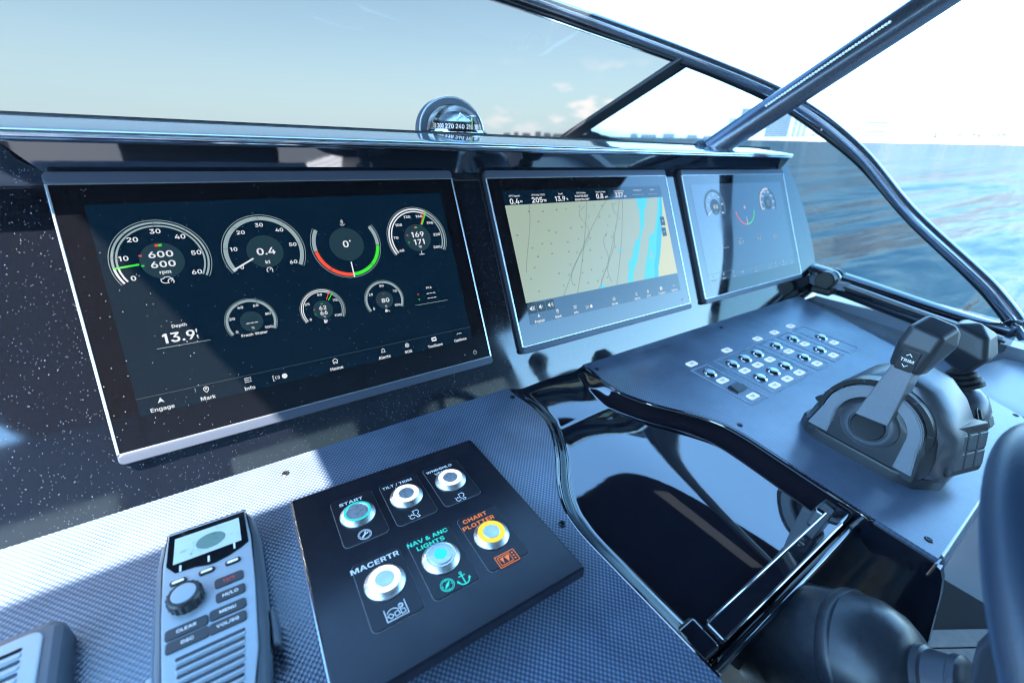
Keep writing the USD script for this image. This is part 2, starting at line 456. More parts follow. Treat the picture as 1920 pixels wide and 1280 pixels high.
# woven vinyl of the console panels
for nm, bs, rmp in (('weave', 0.34, [(0.2, (0.045, 0.068, 0.112)), (0.55, (0.088, 0.128, 0.205)), (0.95, (0.23, 0.29, 0.39))]), ('fine_weave', 0.15, [(0.2, (0.064, 0.092, 0.145)), (0.55, (0.088, 0.124, 0.190)), (0.95, (0.13, 0.17, 0.245))])):
    M[nm] = usdkit.material(stage, f'/World/Looks/{nm}', {
    'tc': ('texture_coordinate', {}), 'mp': ('mapping', {'rotation': (0, 0, math.radians(0)), 'scale': (1, 1, 1)}), 's': ('separate_xyz', {}),
    'ax': ('math', {'math_type': 'multiply', 'value2': 2 * PI / 0.0056}), 'ay': ('math', {'math_type': 'multiply', 'value2': 2 * PI / 0.0062}),
    'sx': ('math', {'math_type': 'sine'}), 'sy': ('math', {'math_type': 'sine'}), 'm': ('math', {'math_type': 'multiply'}),
    'h': ('math', {'math_type': 'multiply_add', 'value2': 0.5, 'value3': 0.5}),
    'r': ('rgb_ramp', {'ramp': rmp}),
    'b': ('bump', {'strength': bs, 'distance': 0.0006}), 'nn': ('noise_texture', {'scale': 11.0, 'detail': 7.0, 'roughness': 0.62}), 'nr': ('rgb_ramp', {'ramp': [(0.3, (0.70, 0.70, 0.72)), (0.7, (1.15, 1.15, 1.13))]}), 'mm': ('mix', {'mix_type': 'multiply', 'fac': 1.0}),
    'n': ('noise_texture', {'scale': 7.0, 'detail': 6.0}), 'mr': ('map_range', {'from_min': 0.3, 'from_max': 0.7, 'to_min': 0.20, 'to_max': 0.31, 'clamp': True}),
    'p': ('principled_bsdf', {'ior': 2.1})},
    [('tc.object', 'mp.vector'), ('mp.vector', 's.vector'), ('s.x', 'ax.value1'), ('s.y', 'ay.value1'), ('ax.value', 'sx.value1'), ('ay.value', 'sy.value1'),
     ('sx.value', 'm.value1'), ('sy.value', 'm.value2'), ('m.value', 'h.value1'), ('h.value', 'r.fac'), ('r.color', 'mm.color1'), ('tc.object', 'nn.vector'), ('nn.fac', 'nr.fac'), ('nr.color', 'mm.color2'), ('mm.color', 'p.base_color'),
     ('h.value', 'b.height'), ('b.normal', 'p.normal'), ('tc.object', 'n.vector'), ('n.fac', 'mr.value'), ('mr.result', 'p.roughness')], surface='p.BSDF')


def pane(name, tint, gloss=0.6):
    M[name] = usdkit.material(stage, f'/World/Looks/{name}', {
        't': ('transparent_bsdf', {'color': tint}), 'g': ('glossy_bsdf', {'color': (gloss, gloss, gloss), 'roughness': 0.01}), 'f': ('fresnel', {'IOR': 1.45}), 'mx': ('mix_closure', {})},
        [('f.fac', 'mx.fac'), ('t.BSDF', 'mx.closure1'), ('g.BSDF', 'mx.closure2')], surface='mx.closure')


pane('tinted_glass', (0.155, 0.116, 0.099))
pane('side_glass', (0.32, 0.40, 0.45))
mat('dome_glass', (0.95, 0.97, 1.0), 0.01, ior=1.30, transmission_weight=1.0)
pane('clear_dome', (0.92, 0.94, 0.97), 1.0)

# the sea
M['sea'] = usdkit.material(stage, '/World/Looks/sea', {
    'g': ('geometry', {}), 'mp': ('mapping', {'rotation': (0, 0, math.radians(66)), 'scale': (0.03, 0.26, 1.0)}), 'mp2': ('mapping', {'rotation': (0, 0, math.radians(76)), 'scale': (0.4, 1.9, 1.0)}), 'mp3': ('mapping', {'rotation': (0, 0, math.radians(52)), 'scale': (2.0, 6.0, 1.0)}),
    'n': ('noise_texture', {'scale': 1.0, 'detail': 4.0, 'roughness': 0.5, 'distortion': 0.6}), 'n2': ('noise_texture', {'scale': 1.0, 'detail': 4.0, 'roughness': 0.55, 'distortion': 0.3}), 'n3': ('noise_texture', {'scale': 1.0, 'detail': 3.0, 'roughness': 0.5}),
    'b': ('bump', {'strength': 1.0, 'distance': 2.8}), 'b2': ('bump', {'strength': 1.0, 'distance': 0.10}), 'b3': ('bump', {'strength': 0.4, 'distance': 0.02}),
    'p': ('diffuse_bsdf', {'color': (0.006, 0.026, 0.042)}), 'gl': ('glossy_bsdf', {'color': (1.0, 0.76, 0.64), 'roughness': 0.08}), 'mx': ('mix_closure', {'fac': 0.135})},
    [('g.position', 'mp.vector'), ('g.position', 'mp2.vector'), ('g.position', 'mp3.vector'), ('mp.vector', 'n.vector'), ('mp2.vector', 'n2.vector'), ('mp3.vector', 'n3.vector'), ('n.fac', 'b.height'), ('n2.fac', 'b2.height'), ('n3.fac', 'b3.height'), ('b.normal', 'b2.normal'), ('b2.normal', 'b3.normal'), ('b3.normal', 'p.normal'), ('b3.normal', 'gl.normal'), ('p.BSDF', 'mx.closure1'), ('gl.BSDF', 'mx.closure2')], surface='mx.closure')

# ------------------------------------------------------------------ boat frames
TH = 0.44908
EV = np.array([0, math.sin(TH), math.cos(TH)])
NN = np.array([0, -math.cos(TH), math.sin(TH)])
EX = np.array([1.0, 0, 0])
DASH = hom(np.column_stack([EX, EV, NN]))
E0 = -0.25 * EV
TD = math.radians(4.5)
DY = np.array([0, math.cos(TD), math.sin(TD)])
DN = np.array([0, -math.sin(TD), math.cos(TD)])
DESK = hom(np.column_stack([EX, DY, DN]), E0)


def desk(u, v, h=0.0, yaw=0.0):
    c, s = math.cos(yaw), math.sin(yaw)
    return DESK @ hom(np.array([[c, -s, 0], [s, c, 0], [0, 0, 1]]), (u, v, h))


# ------------------------------------------------------------------ sea, shore
SEA = -2.3
ring = [0.6, 2.5, 5, 10, 20, 40, 80, 160, 320, 640, 1300, 2600, 5200, 9000]
na = 96
P = np.array([[(r * math.cos(a), r * math.sin(a), SEA) for a in np.linspace(0, 2 * PI, na, endpoint=False)] for r in ring])
single('sea', grid(P, closed_v=True), 'sea', kind='structure', smooth=False)


def polar(az, d, z=0.0):
    a = math.radians(az)
    return np.array([d * math.sin(a), d * math.cos(a), z])


def shore_d(az):
    """The beach: its distance along each bearing."""
    return np.interp(az, [47, 60, 66, 90, 120], [2600, 1150, 760, 520, 480])


V = []
for az in np.linspace(58, 118, 60):
    d = shore_d(az)
    wob = 1 + 0.01 * math.sin(az * 1.7)
    V.append([polar(az, d * wob, SEA - 0.3), polar(az, d * wob + 6, SEA + 1.2), polar(az, d + 45, SEA + 3.6), polar(az, d + 80, SEA + 4.2), polar(az, d + 900, SEA + 4.5)])
single('beach', grid(V), 'sand', kind='structure')


def boxes_on(c, yaw, dims):
    """dims: (x0,x1,y0,y1,z0,z1) in the building's own axes, turned by yaw about its base."""
    return cat([box(*d) for d in dims])


def building(name, label, catg, az, d, w, dep, h, floors, cols, wall='tower_wall', glass='tower_glass', group=None, crown=True, base=3.8, glassy=False):
    c = polar(az, d, SEA + base)
    yaw = -math.radians(az)
    Mx = hom(np.array([[math.cos(yaw), -math.sin(yaw), 0], [math.sin(yaw), math.cos(yaw), 0], [0, 0, 1]]), c)
    t = Thing(name, label, catg, Mx, group, boat=False)
    t.part('wall', box(-w / 2, w / 2, 0, dep, -1, h), wall)
    fh = h / floors
    if glassy:
        for i in range(floors):
            t.part('window_band', box(-w / 2 + 0.4, w / 2 - 0.4, -0.35, -0.05, i * fh + 0.25 * fh, i * fh + 0.95 * fh), glass)
    else:
        cw = w / cols
        for i in range(floors):
            for j in range(cols):
                t.part('window', box(-w / 2 + (j + 0.15) * cw, -w / 2 + (j + 0.85) * cw, -0.3, -0.05, i * fh + 0.25 * fh, i * fh + 0.8 * fh), glass)
    if crown:
        t.part('roof', [box(-w / 2 - 0.3, w / 2 + 0.3, -0.4, dep + 0.3, h, h + 0.8), box(-w * 0.2, w * 0.15, dep * 0.3, dep * 0.7, h + 0.8, h + 3)], 'roof_tile' if h < 15 else wall)
    return t


building('condo_tower', 'tallest pale condominium tower behind the dark pillar', 'tower', 60.0, 1250, 34, 25, 60, 15, 4, glassy=True)
building('condo_tower', 'lower grey glass tower just left of the tallest tower', 'tower', 58.6, 1350, 20, 22, 44, 11, 3)
building('condo_tower', 'broad stepped glass tower right of the dark pillar', 'tower', 62.9, 1150, 44, 25, 50, 13, 6, glassy=True)
building('condo_tower', 'white slim tower next to the broad glass tower', 'tower', 64.9, 1100, 26, 22, 36, 10, 3)
building('beach_block', 'white block with dark windows seen through the side glass', 'building', 66.8, 880, 26, 16, 17, 5, 6, wall='white_wall')
building('beach_block', 'blue glazed building rising just outside the windshield frame', 'building', 69.6, 800, 16, 12, 18, 5, 4, wall='white_wall', glassy=True)
building('beach_block', 'blue glazed box building standing alone above the white beach', 'building', 71.1, 760, 24, 14, 20, 4, 6, wall='white_wall', glassy=True)
rnd = random.Random(4)
hl = ['white beach house nearest the windshield frame', 'low white beach house left of a clump of trees', 'wide white beach house with grey roof', 'small white beach house between tree clumps', 'white beach house below the right end of the shore trees', 'last low white beach house at the right picture edge']
for i, az in enumerate([68.4, 72.6, 74.3, 76.4, 78.8, 80.6]):
    building('beach_house', hl[i], 'house', az, shore_d(az) + 75, 16 + rnd.random() * 10, 10, 5 + rnd.random() * 3, 2, 5, wall='white_wall', group=None)
for az, w, h, lab in ((48.4, 36, 15, 'far haze-blue building on the horizon right beside the glass mullion'), (50.0, 70, 13, 'far long haze-blue building on the horizon past the mullion'), (52.2, 52, 16, 'far haze-blue block in the middle of the distant skyline'), (54.7, 46, 13, 'far haze-blue block nearest to the dark pillar foot'), (56.6, 60, 9, 'far low haze-blue building behind the dark pillar')):
    building('far_building', lab, 'building', az, 2300, w, 40, h, 2, 4, wall='far_haze_wall', base=1.0)
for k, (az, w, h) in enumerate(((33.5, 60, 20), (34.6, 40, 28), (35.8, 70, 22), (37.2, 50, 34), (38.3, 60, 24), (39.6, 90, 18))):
    building('skyline_tower', ['leftmost tower of the faint skyline right of the compass', 'second tower of the faint skyline right of the compass', 'wide third block of the faint skyline right of the compass', 'tallest tower of the faint skyline before the mullion', 'fifth tower of the faint skyline before the mullion', 'last wide block of the faint skyline beside the mullion'][k], 'tower', az, 4200, w, 40, h, 5, 4, wall='far_haze_wall', base=0.5)


def far_tree(az, d, h, label, seed):
    r = np.random.default_rng(seed)
    t = Thing('shore_tree', label, 'tree', hom(None, polar(az, d, SEA + 3.9)), 'trees along the far beach', boat=False)
    t.part('trunk', lathe([(0, 0), (0.3, 0), (0.16, h * 0.6), (0, h * 0.6)], 7), 'trunk')
    n = 260
    c = r.normal(size=(n, 3)) * [h * 0.42, h * 0.42, h * 0.2] + [0, 0, h * 0.72]
    c[:, 2] = np.maximum(c[:, 2], h * 0.15)
    a = r.normal(size=(n, 3, 3)) * h * 0.07
    v = (c[:, None] + a).reshape(-1, 3)
    t.part('crown', trimesh.Trimesh(v, np.arange(3 * n).reshape(-1, 3), process=False), 'palm_leaf', smooth=False)


ORD = 'first second third fourth fifth sixth seventh eighth ninth tenth eleventh twelfth thirteenth fourteenth fifteenth sixteenth seventeenth eighteenth nineteenth twentieth'.split()
r4 = np.random.default_rng(11)
for i, az in enumerate(np.r_[66.3, 69.0, 70.2, 70.6, 72.0, 73.2, 73.6, 74.0, 75.0, 75.5, 76.0, 77.0, 77.5, 78.0, 78.4, 79.3, 79.8, 80.2, 81.2, 82.0]):
    far_tree(az, shore_d(az) + 55 + r4.random() * 10, 4.0 + 3.0 * r4.random(), f'{ORD[i]} tree clump along the far beach, counted from the left', 50 + i)

# ------------------------------------------------------------------ helm console
con = Thing('helm_console', 'black glossy boat helm console with woven vinyl panels and a storage tray', 'console', hom(None, (0.6, -0.4, -1.05)))
# dash face: one upright sheet behind the displays
dash_poly = sg.Polygon([(-0.62, -0.262), (1.585, -0.262), (1.612, -0.2), (1.622, -0.10), (1.618, -0.02), (1.602, 0.06), (1.575, 0.14), (1.553, 0.185), (1.536, 0.207), (1.50, 0.216), (-0.62, 0.216)])
con.part('dash_face', moved(extr(dash_poly, -0.05, -0.012), DASH), 'black_gelcoat_flake', inboat=True)
con.part('dash_end', moved(extr(sg.Polygon([(1.585, -0.262), (1.612, -0.2), (1.622, -0.10), (1.618, -0.02), (1.602, 0.06), (1.575, 0.14), (1.553, 0.185), (1.536, 0.207), (1.53, 0.207), (1.56, 0.14), (1.585, 0.06), (1.60, -0.02), (1.60, -0.10), (1.59, -0.2), (1.565, -0.262)]).buffer(-0.0005), -0.2, -0.0515), DASH), 'black_gelcoat', inboat=True)
# header: the leaning strip above the displays
hx = [(-0.266, 1.486), (-0.300, 1.515)]
hv = [np.array([x, 0.1755, -0.0115]) for x in hx[0]] + [np.array([x, 0.211, 0.016]) for x in hx[1]] + [np.array([x, 0.215, -0.0115]) for x in hx[1]]
con.part('header', moved(hullm(hv), DASH), 'black_gelcoat', inboat=True, smooth=False)
# brow: the glossy ledge on top with a rounded nose
st = []
for X in np.r_[-0.62, np.linspace(-0.5, 1.36, 12), np.linspace(1.39, 1.562, 12)]:
    yf = 0.028 + 0.0 * X
    if X > 1.36:
        yf += 0.075 * ((X - 1.36) / 0.202) ** 2
    yb = 0.158
    if X > 1.50:
        yb -= 0.04 * ((X - 1.50) / 0.062) ** 2
    k = (yb - yf) / 0.13
    zt = 0.2045
    sec = [(yf + 0.004, 0.1945), (yf + 0.0005, 0.1965), (yf - 0.001, 0.1995), (yf + 0.0003, 0.2025), (yf + 0.004, zt), (yf + 0.03 * k, zt + 0.0032 * k), (yf + 0.08 * k, zt + 0.0095 * k), (yb, zt + 0.0155 * k), (yb, 0.188), (yf + 0.05 * k, 0.190)]
    st.append([(X, y, z) for y, z in sec])
brow = sweep_like = grid(np.array(st), closed_v=True)
capv = [np.array(st[0]), np.array(st[-1])]
brow = cat([brow, hullm(np.vstack([capv[1], capv[1] + [0.002, 0, 0]]))])
con.part('brow', brow, 'rail_gloss', inboat=True, smooth=50)
con.part('brow_strip', [box(-0.62, 1.53, 0.1585, 0.1625, 0.186, 0.2225)], 'rubber', inboat=True)
con.part('nose_trim', [sweep([(x, 0.030, 0.1952) for x in np.linspace(-0.62, 1.36, 12)] + [(1.36 + 0.202 * s, 0.030 + 0.075 * s * s, 0.1952) for s in np.linspace(0.08, 0.98, 10)], circ(0.0018, 8))], 'chrome', inboat=True)
con.part('dash_top', box(-0.62, 1.5, 0.163, 0.78, 0.17, 0.19), 'satin_black', inboat=True)

# outline of the tray between the two panels
LV = [(0.03, 0.297), (-0.011, 0.297), (-0.057, 0.303), (-0.090, 0.302), (-0.117, 0.294), (-0.147, 0.279), (-0.174, 0.262), (-0.222, 0.226), (-0.25, 0.210), (-0.275, 0.2015), (-0.31, 0.198), (-0.36, 0.200), (-0.42, 0.203), (-0.505, 0.207)]
from scipy.interpolate import PchipInterpolator
lv = np.array(LV[::-1])
XL = PchipInterpolator(lv[:, 0], lv[:, 1])
MID = 0.3955


def XR(v):
    return 2 * MID - XL(v) - 0.002


vs = np.linspace(0.028, -0.62, 70)
left = [(float(XL(max(v, -0.505))), v) for v in vs]
left_panel = sg.Polygon([(-0.62, 0.028)] + [(x - 0.0015, v) for x, v in left] + [(0.2055, -0.70), (-0.62, -0.70)])
vr = np.linspace(0.012, -0.577, 70)
right_panel = sg.Polygon([(float(XR(max(v, -0.505))) + 0.0015, v) for v in vr] + [(0.730, -0.578), (0.95, -0.578), (1.165, -0.574), (1.185, -0.562), (1.217, -0.505), (1.324, -0.288), (1.41, -0.107), (1.457, 0.012)])
con.part('woven_panel', moved(extr(left_panel, -0.006, 0.0), DESK), 'weave', inboat=True, smooth=False)
con.part('woven_panel', moved(extr(right_panel, -0.006, 0.0), DESK), 'fine_weave', inboat=True, smooth=False)
# black moulding under each panel, standing a few millimetres proud of its edge
for poly in (left_panel, right_panel):
    rim = poly.buffer(0.0035, join_style='round')
    con.part('panel_bed', moved(extr(rim, -0.03, -0.0065), DESK), 'black_gelcoat', inboat=True)
# gloss bead along each panel edge of the tray
for side in (0, 1):
    pth = [((float(XL(v)) + 0.0015) if side == 0 else (float(XR(v)) - 0.0015), v, -0.0035) for v in np.linspace(0.0, -0.50, 60)]
    if side == 1:
        pth += [(0.592, v, -0.0035) for v in np.linspace(-0.51, -0.578, 5)]
    pth = np.array(pth)
    con.part('edge_bead', moved(sweep(pth, circ(0.0030, 10)), DESK), 'black_gelcoat', inboat=True)
# tray floor as a height field between the edges
rows = []
for v in np.r_[np.linspace(0.02, -0.455, 90), -0.459]:
    a, b = float(XL(v)) + 0.002, float(XR(v)) - 0.002
    row = []
    for s in np.linspace(0, 1, 61):
        s2 = 0.5 - 0.5 * math.cos(PI * s)
        x = a + (b - a) * s2
        d = min(x - a, b - x)
        w = 0.032
        q = min(1, d / w)
        dep = 0.022 * min(1, max(0.25, (0.05 - v) / 0.16))
        h = -0.0045 - dep * (q * q * (3 - 2 * q)) + 0.004 * math.exp(-((x - MID) / 0.08) ** 2)
        row.append((x, v, h))
    rows.append(row)
con.part('tray', moved(grid(rows), DESK), 'black_gelcoat', inboat=True, smooth=True)
con.part('tray_lip', moved(rbox(0.243, 0.536, -0.4835, -0.4600, -0.045, -0.0015, 0.0035), DESK), 'black_gelcoat', inboat=True, smooth=45)
for vv in (-0.4610, -0.4825):
    con.part('lip_trim', moved(sweep([(x_, vv, -0.0022) for x_ in np.linspace(0.247, 0.532, 6)], circ(0.0016, 10)), DESK), 'chrome', inboat=True)
for xa, xb in ((0.2075, 0.2425), (0.5365, 0.584)):
    con.part('tray_side', moved(rbox(xa, xb, -0.4835, -0.445, -0.08, -0.008, 0.006), DESK), 'black_gelcoat', inboat=True, smooth=45)
con.part('column_panel', moved(rbox(0.19, 0.594, -0.4960, -0.4838, -0.62, -0.019, 0.006), DESK), 'black_gelcoat', inboat=True, smooth=45)
# the block that carries the right panel: flank, front and rounded corner
blk = sg.Polygon([(0.600, -0.30), (0.600, -0.575), (1.160, -0.575), (1.195, -0.57), (1.225, -0.51), (1.30, -0.35), (1.30, -0.30)]).buffer(-0.012).buffer(0.012, quad_segs=6)
con.part('block', moved(extr(blk, -0.62, -0.0305), DESK), 'black_gelcoat', inboat=True)
fin = sg.Polygon([(0.48, -0.010), (0.574, -0.010), (0.585, -0.014), (0.592, -0.026), (0.600, -0.05), (0.665, -0.30), (0.735, -0.60), (0.48, -0.60)])
con.part('flank', moved(extr(fin, 0, 0.012), hom(np.array([[0, 0, 1.0], [-1, 0, 0], [0, 1, 0]]), (0.5845, 0, 0)) if False else DESK @ hom(np.array([[0, 0, 1.0], [-1, 0, 0], [0, 1, 0]]), (0.5845, 0, 0))), 'black_gelcoat', inboat=True)
con.part('block_fillet', moved(sweep([(0.6, -0.571, -0.018), (0.8, -0.571, -0.018), (1.15, -0.571, -0.018)], circ(0.0165, 20)), DESK), 'side_gelcoat', inboat=True)
lblk = sg.Polygon([(-0.62, -0.70), (0.206, -0.70), (0.206, -0.05), (-0.62, -0.05)])
con.part('block', moved(extr(lblk, -0.62, -0.0305), DESK), 'black_gelcoat', inboat=True)
for u, v in ((-0.101, -0.016), (0.287, -0.015), (0.186, -0.282), (0.609, -0.282), (0.610, -0.560), (1.177, -0.556), (0.967, -0.015), (0.505, -0.015)):
    hd = lathe([(0, -0.001), (0.0052, -0.001), (0.0052, 0.0006), (0.0038, 0.0014), (0.0016, 0.0009), (0, 0.0007)], 20)
    p = con.part('screw', moved(hd, desk(u, v)), 'screw_metal', inboat=True)
    con.part('cross_slot', moved(cat([box(-0.0024, 0.0024, -0.0005, 0.0005, 0.0009, 0.0015), box(-0.0005, 0.0005, -0.0024, 0.0024, 0.0009, 0.00151)]), desk(u, v, 0, 0.4 + u)), 'lens_black', inboat=True, under=p, smooth=False)

# ------------------------------------------------------------------ displays
Z1, Z2, Z3, Z4 = 0.0004, 0.0007, 0.0010, 0.0013


def display(u, label):
    t = Thing('display', label, 'display', DASH @ hom(None, (u, 0, 0)), 'three wide displays set in the dash')
    t.part('housing', slab(rrect(-0.270, 0.270, -0.1875, 0.1755, 0.009), -0.0115, -0.0012, 0.002), 'dark_metal')
    t.part('glass', box(-0.2672, 0.2672, -0.1725, 0.1590, -0.004, 0.0), 'screen_glass', smooth=False)
    t.part('top_bar', slab(rrect(-0.2692, 0.2692, 0.1602, 0.1748, 0.006), -0.004, 0.0014, 0.0012), 'bar_metal')
    t.part('bottom_bar', slab(rrect(-0.2692, 0.2692, -0.1868, -0.1737, 0.006), -0.004, 0.0014, 0.0012), 'bar_metal')
    for s in (-1, 1):
        x = s * 0.2689
        t.part('edge_trim', rbox(min(x, x - s * 0.0026), max(x, x - s * 0.0026), -0.1735, 0.1600, -0.006, 0.0012, 0.0008), 'edge_metal')
    t.part('groove', box(-0.2665, 0.2665, -0.1737, -0.1727, -0.003, 0.0009), 'edge_metal', smooth=False)
    t.part('groove', box(-0.2665, 0.2665, 0.1592, 0.1600, -0.003, 0.0009), 'edge_metal', smooth=False)
    t.part('power_mark', [arc(0.237, -0.159, 0.0028, 0.0037, 115, 425, Z1), stroke([(0.237, -0.1585), (0.237, -0.1545)], 0.0008, Z1), arc(0.216, -0.159, 0, 0.0009, 0, 360, Z1)], 'pix_grey', smooth=False)
    return t


def needle(cx, cy, ang, r0, r1, w, z):
    a = math.radians(ang)
    d = np.array([math.cos(a), math.sin(a)])
    return stroke([(cx + d[0] * r0, cy + d[1] * r0), (cx + d[0] * r1, cy + d[1] * r1)], w, z, cap='flat')


def gauge(t, cx, cy, R, vals, v0, v1, value=None, twin=False, hnum=0.0058, A0=210, A1=-30, num_r=0.72, grey='pix_grey', white='pix_white', inner='pix_dial'):
    k = R / 0.0535
    ang = lambda v: A0 + (A1 - A0) * (v - v0) / (v1 - v0)
    ms = [arc(cx, cy, 0.0528 * k, 0.0535 * k, A1, A0, Z1)]
    bands = [(0.0445, 0.0466), (0.0485, 0.0510)] if twin else [(0.0455, 0.0510)]
    for b in bands:
        ms.append(arc(cx, cy, b[0] * k, b[1] * k, A1, A0, Z1))
    p = t.part('gauge', ms, grey, smooth=False)
    t.part('ticks', [needle(cx, cy, ang(v), 0.0440 * k, 0.0520 * k, 0.0007, Z2) for v in vals[1:-1]], 'pix_navy', under=p, smooth=False)
    t.part('inner_dial', arc(cx, cy, 0, 0.0235 * k, 0, 360, Z1), inner, under=p, smooth=False)
    if value is not None and value > v0:
        t.part('filled_arc', [arc(cx, cy, b[0] * k, b[1] * k, ang(value), A0, Z2) for b in bands], white, under=p, smooth=False)
    t.part('numerals', [text(str(v), hnum, cx + num_r * R * math.cos(math.radians(ang(v))) * (1.0 if len(str(v)) < 3 else 0.95), cy + num_r * R * math.sin(math.radians(ang(v))), Z2, bold=True, sx=1.15) for v in vals], white, under=p, smooth=False)
    return p, ang, k


def labels(t, name, items, mt, under=None, **kw):
    return t.part(name, [text(s, h, x, y, Z2, **kw) for s, h, x, y in items], mt, under=under, smooth=False)


def toolbar(t, white, grey, yl=-0.111):
    p = t.part('toolbar', [box(-0.2385, 0.2385, -0.1122, -0.1116, Z1, Z1 + 0.0001)], 'pix_dim', smooth=False)
    labels(t, 'toolbar_text', [('Engage', 0.0050, -0.215, -0.1297), ('Mark', 0.0050, -0.166, -0.1297), ('Info', 0.0050, -0.117, -0.1297), ('Home', 0.0050, 0.0, -0.1302), ('Alerts', 0.0050, 0.075, -0.1302), ('SOS', 0.0046, 0.116, -0.1302), ('Toolbars', 0.0047, 0.165, -0.1304), ('Options', 0.0047, 0.214, -0.1304)], white, p, bold=True)
    ic = [fillp([(-0.2185, -0.1225), (-0.215, -0.1155), (-0.2115, -0.1225), (-0.215, -0.1208)], Z2),
          arc(-0.166, -0.1175, 0.0022, 0.0032, -40, 220, Z2), stroke([(-0.1685, -0.1193), (-0.166, -0.1225), (-0.1635, -0.1193)], 0.0009, Z2), arc(-0.166, -0.1175, 0, 0.0012, 0, 360, Z2)]
    ic += [stroke([(-0.121, y), (-0.116, y)], 0.001, Z2) for y in (-0.1155, -0.1182, -0.1209)] + [stroke([(-0.1145, y), (-0.1132, y)], 0.001, Z2) for y in (-0.1155, -0.1182, -0.1209)]
    ic += [stroke([(-0.0852, -0.1205), (-0.0868, -0.1205), (-0.0868, -0.1275), (-0.0852, -0.1275)], 0.0008, Z2), stroke([(-0.0825, -0.1218), (-0.0842, -0.124), (-0.0825, -0.1262)], 0.0008, Z2), extr(affinity.scale(sg.Point(-0.0795, -0.124).buffer(0.0024), 0.6, 1).difference(affinity.scale(sg.Point(-0.0795, -0.124).buffer(0.0015), 0.55, 1)), Z2, Z2 + 0.0001), arc(-0.0718, -0.124, 0, 0.0036, 0, 360, Z2)]
    ic += [stroke([(-0.0040, -0.1185), (0, -0.1150), (0.0040, -0.1185)], 0.0009, Z2), stroke([(-0.003, -0.1185), (-0.003, -0.1225), (-0.001, -0.1225), (-0.001, -0.1202), (0.001, -0.1202), (0.001, -0.1225), (0.003, -0.1225), (0.003, -0.1185)], 0.0009, Z2)]
    ic += [stroke([(0.072, -0.1222), (0.0730, -0.1205), (0.0732, -0.1178), (0.075, -0.1160), (0.0768, -0.1178), (0.077, -0.1205), (0.078, -0.1222), (0.072, -0.1222)], 0.0009, Z2), arc(0.116, -0.1195, 0.0026, 0.0036, 0, 360, Z2), arc(0.116, -0.1195, 0.0009, 0.0017, 0, 360, Z2)]
    ic += [extr(rrect(0.1605, 0.1695, -0.1228, -0.1158, 0.0008).difference(sg.box(0.162, -0.1203, 0.168, -0.1185)), Z2, Z2 + 0.0001)] + [arc(0.214 + dx, -0.1192, 0, 0.0010, 0, 360, Z2) for dx in (-0.0034, 0, 0.0034)]
    t.part('toolbar_icons', ic, white, under=p, smooth=False)


def dots(t, cx, cy, r, under, red='pix_red', green='pix_green'):
    t.part('port_mark', [arc(cx, cy, 0, r, 0, 360, Z2)], red, under=under, smooth=False)


# left display: engine gauges
d1 = display(0.0, 'largest-looking left display showing engine gauges and depth')
d1.part('screen_image', box(-0.2385, 0.2385, -0.1342, 0.1342, 0.00005, 0.0003), 'screen_dark', smooth=False)
p, ang, k = gauge(d1, -0.177, 0.058, 0.0535, [0, 10, 20, 30, 40, 50, 60], 0, 60, 6, twin=True, hnum=0.0060)
d1.part('needle', needle(-0.177, 0.058, ang(6), 0.0245, 0.0500, 0.0024, Z3), 'pix_green', under=p, smooth=False)
d1.part('readout', [text('600', 0.0082, -0.177, 0.0662, Z3, bold=True, sx=1.25), text('600', 0.0082, -0.177, 0.0532, Z3, bold=True, sx=1.25), text('rpm', 0.0048, -0.177, 0.0430, Z3, bold=True)], 'pix_white', under=p, smooth=False)
d1.part('port_mark', [box(-0.1995, -0.1965, 0.0652, 0.0672, Z3, Z3 + .0001), box(-0.1810, -0.1775, 0.0765, 0.0795, Z3, Z3 + .0001)], 'pix_red', under=p, smooth=False)
d1.part('starboard_mark', [box(-0.1995, -0.1965, 0.0522, 0.0542, Z3, Z3 + .0001), box(-0.1772, -0.1737, 0.0765, 0.0795, Z3, Z3 + .0001)], 'pix_green', under=p, smooth=False)
d1.part('engine_icon', [stroke([(-0.1835, 0.0305), (-0.1835, 0.0338), (-0.1805, 0.0345), (-0.179, 0.0362), (-0.1745, 0.0362), (-0.173, 0.0342), (-0.171, 0.0335)], 0.0010, Z3), stroke([(-0.1835, 0.0305), (-0.181, 0.0285), (-0.1775, 0.0282)], 0.0010, Z3), arc(-0.1735, 0.0300, 0.0026, 0.0036, -50, 230, Z3), stroke([(-0.1735, 0.0300), (-0.1715, 0.0318)], 0.0009, Z3)], 'pix_white', under=p, smooth=False)

p, ang, k = gauge(d1, -0.0575, 0.058, 0.0535, [0, 10, 20, 30, 40, 50, 60], 0, 60, None, hnum=0.0054)
d1.part('needle', needle(-0.0575, 0.058, 207, 0.0190, 0.0500, 0.0022, Z3), 'pix_white', under=p, smooth=False)
d1.part('readout', [text('0.4', 0.0098, -0.0565, 0.0580, Z3, bold=True, sx=1.2), text('kt', 0.0052, -0.0575, 0.0425, Z3, bold=True)], 'pix_white', under=p, smooth=False)
d1.part('speed_icon', [arc(-0.0575, 0.0305, 0.0032, 0.0042, -50, 230, Z3), stroke([(-0.0575, 0.0305), (-0.0555, 0.0325)], 0.0009, Z3)], 'pix_white', under=p, smooth=False)

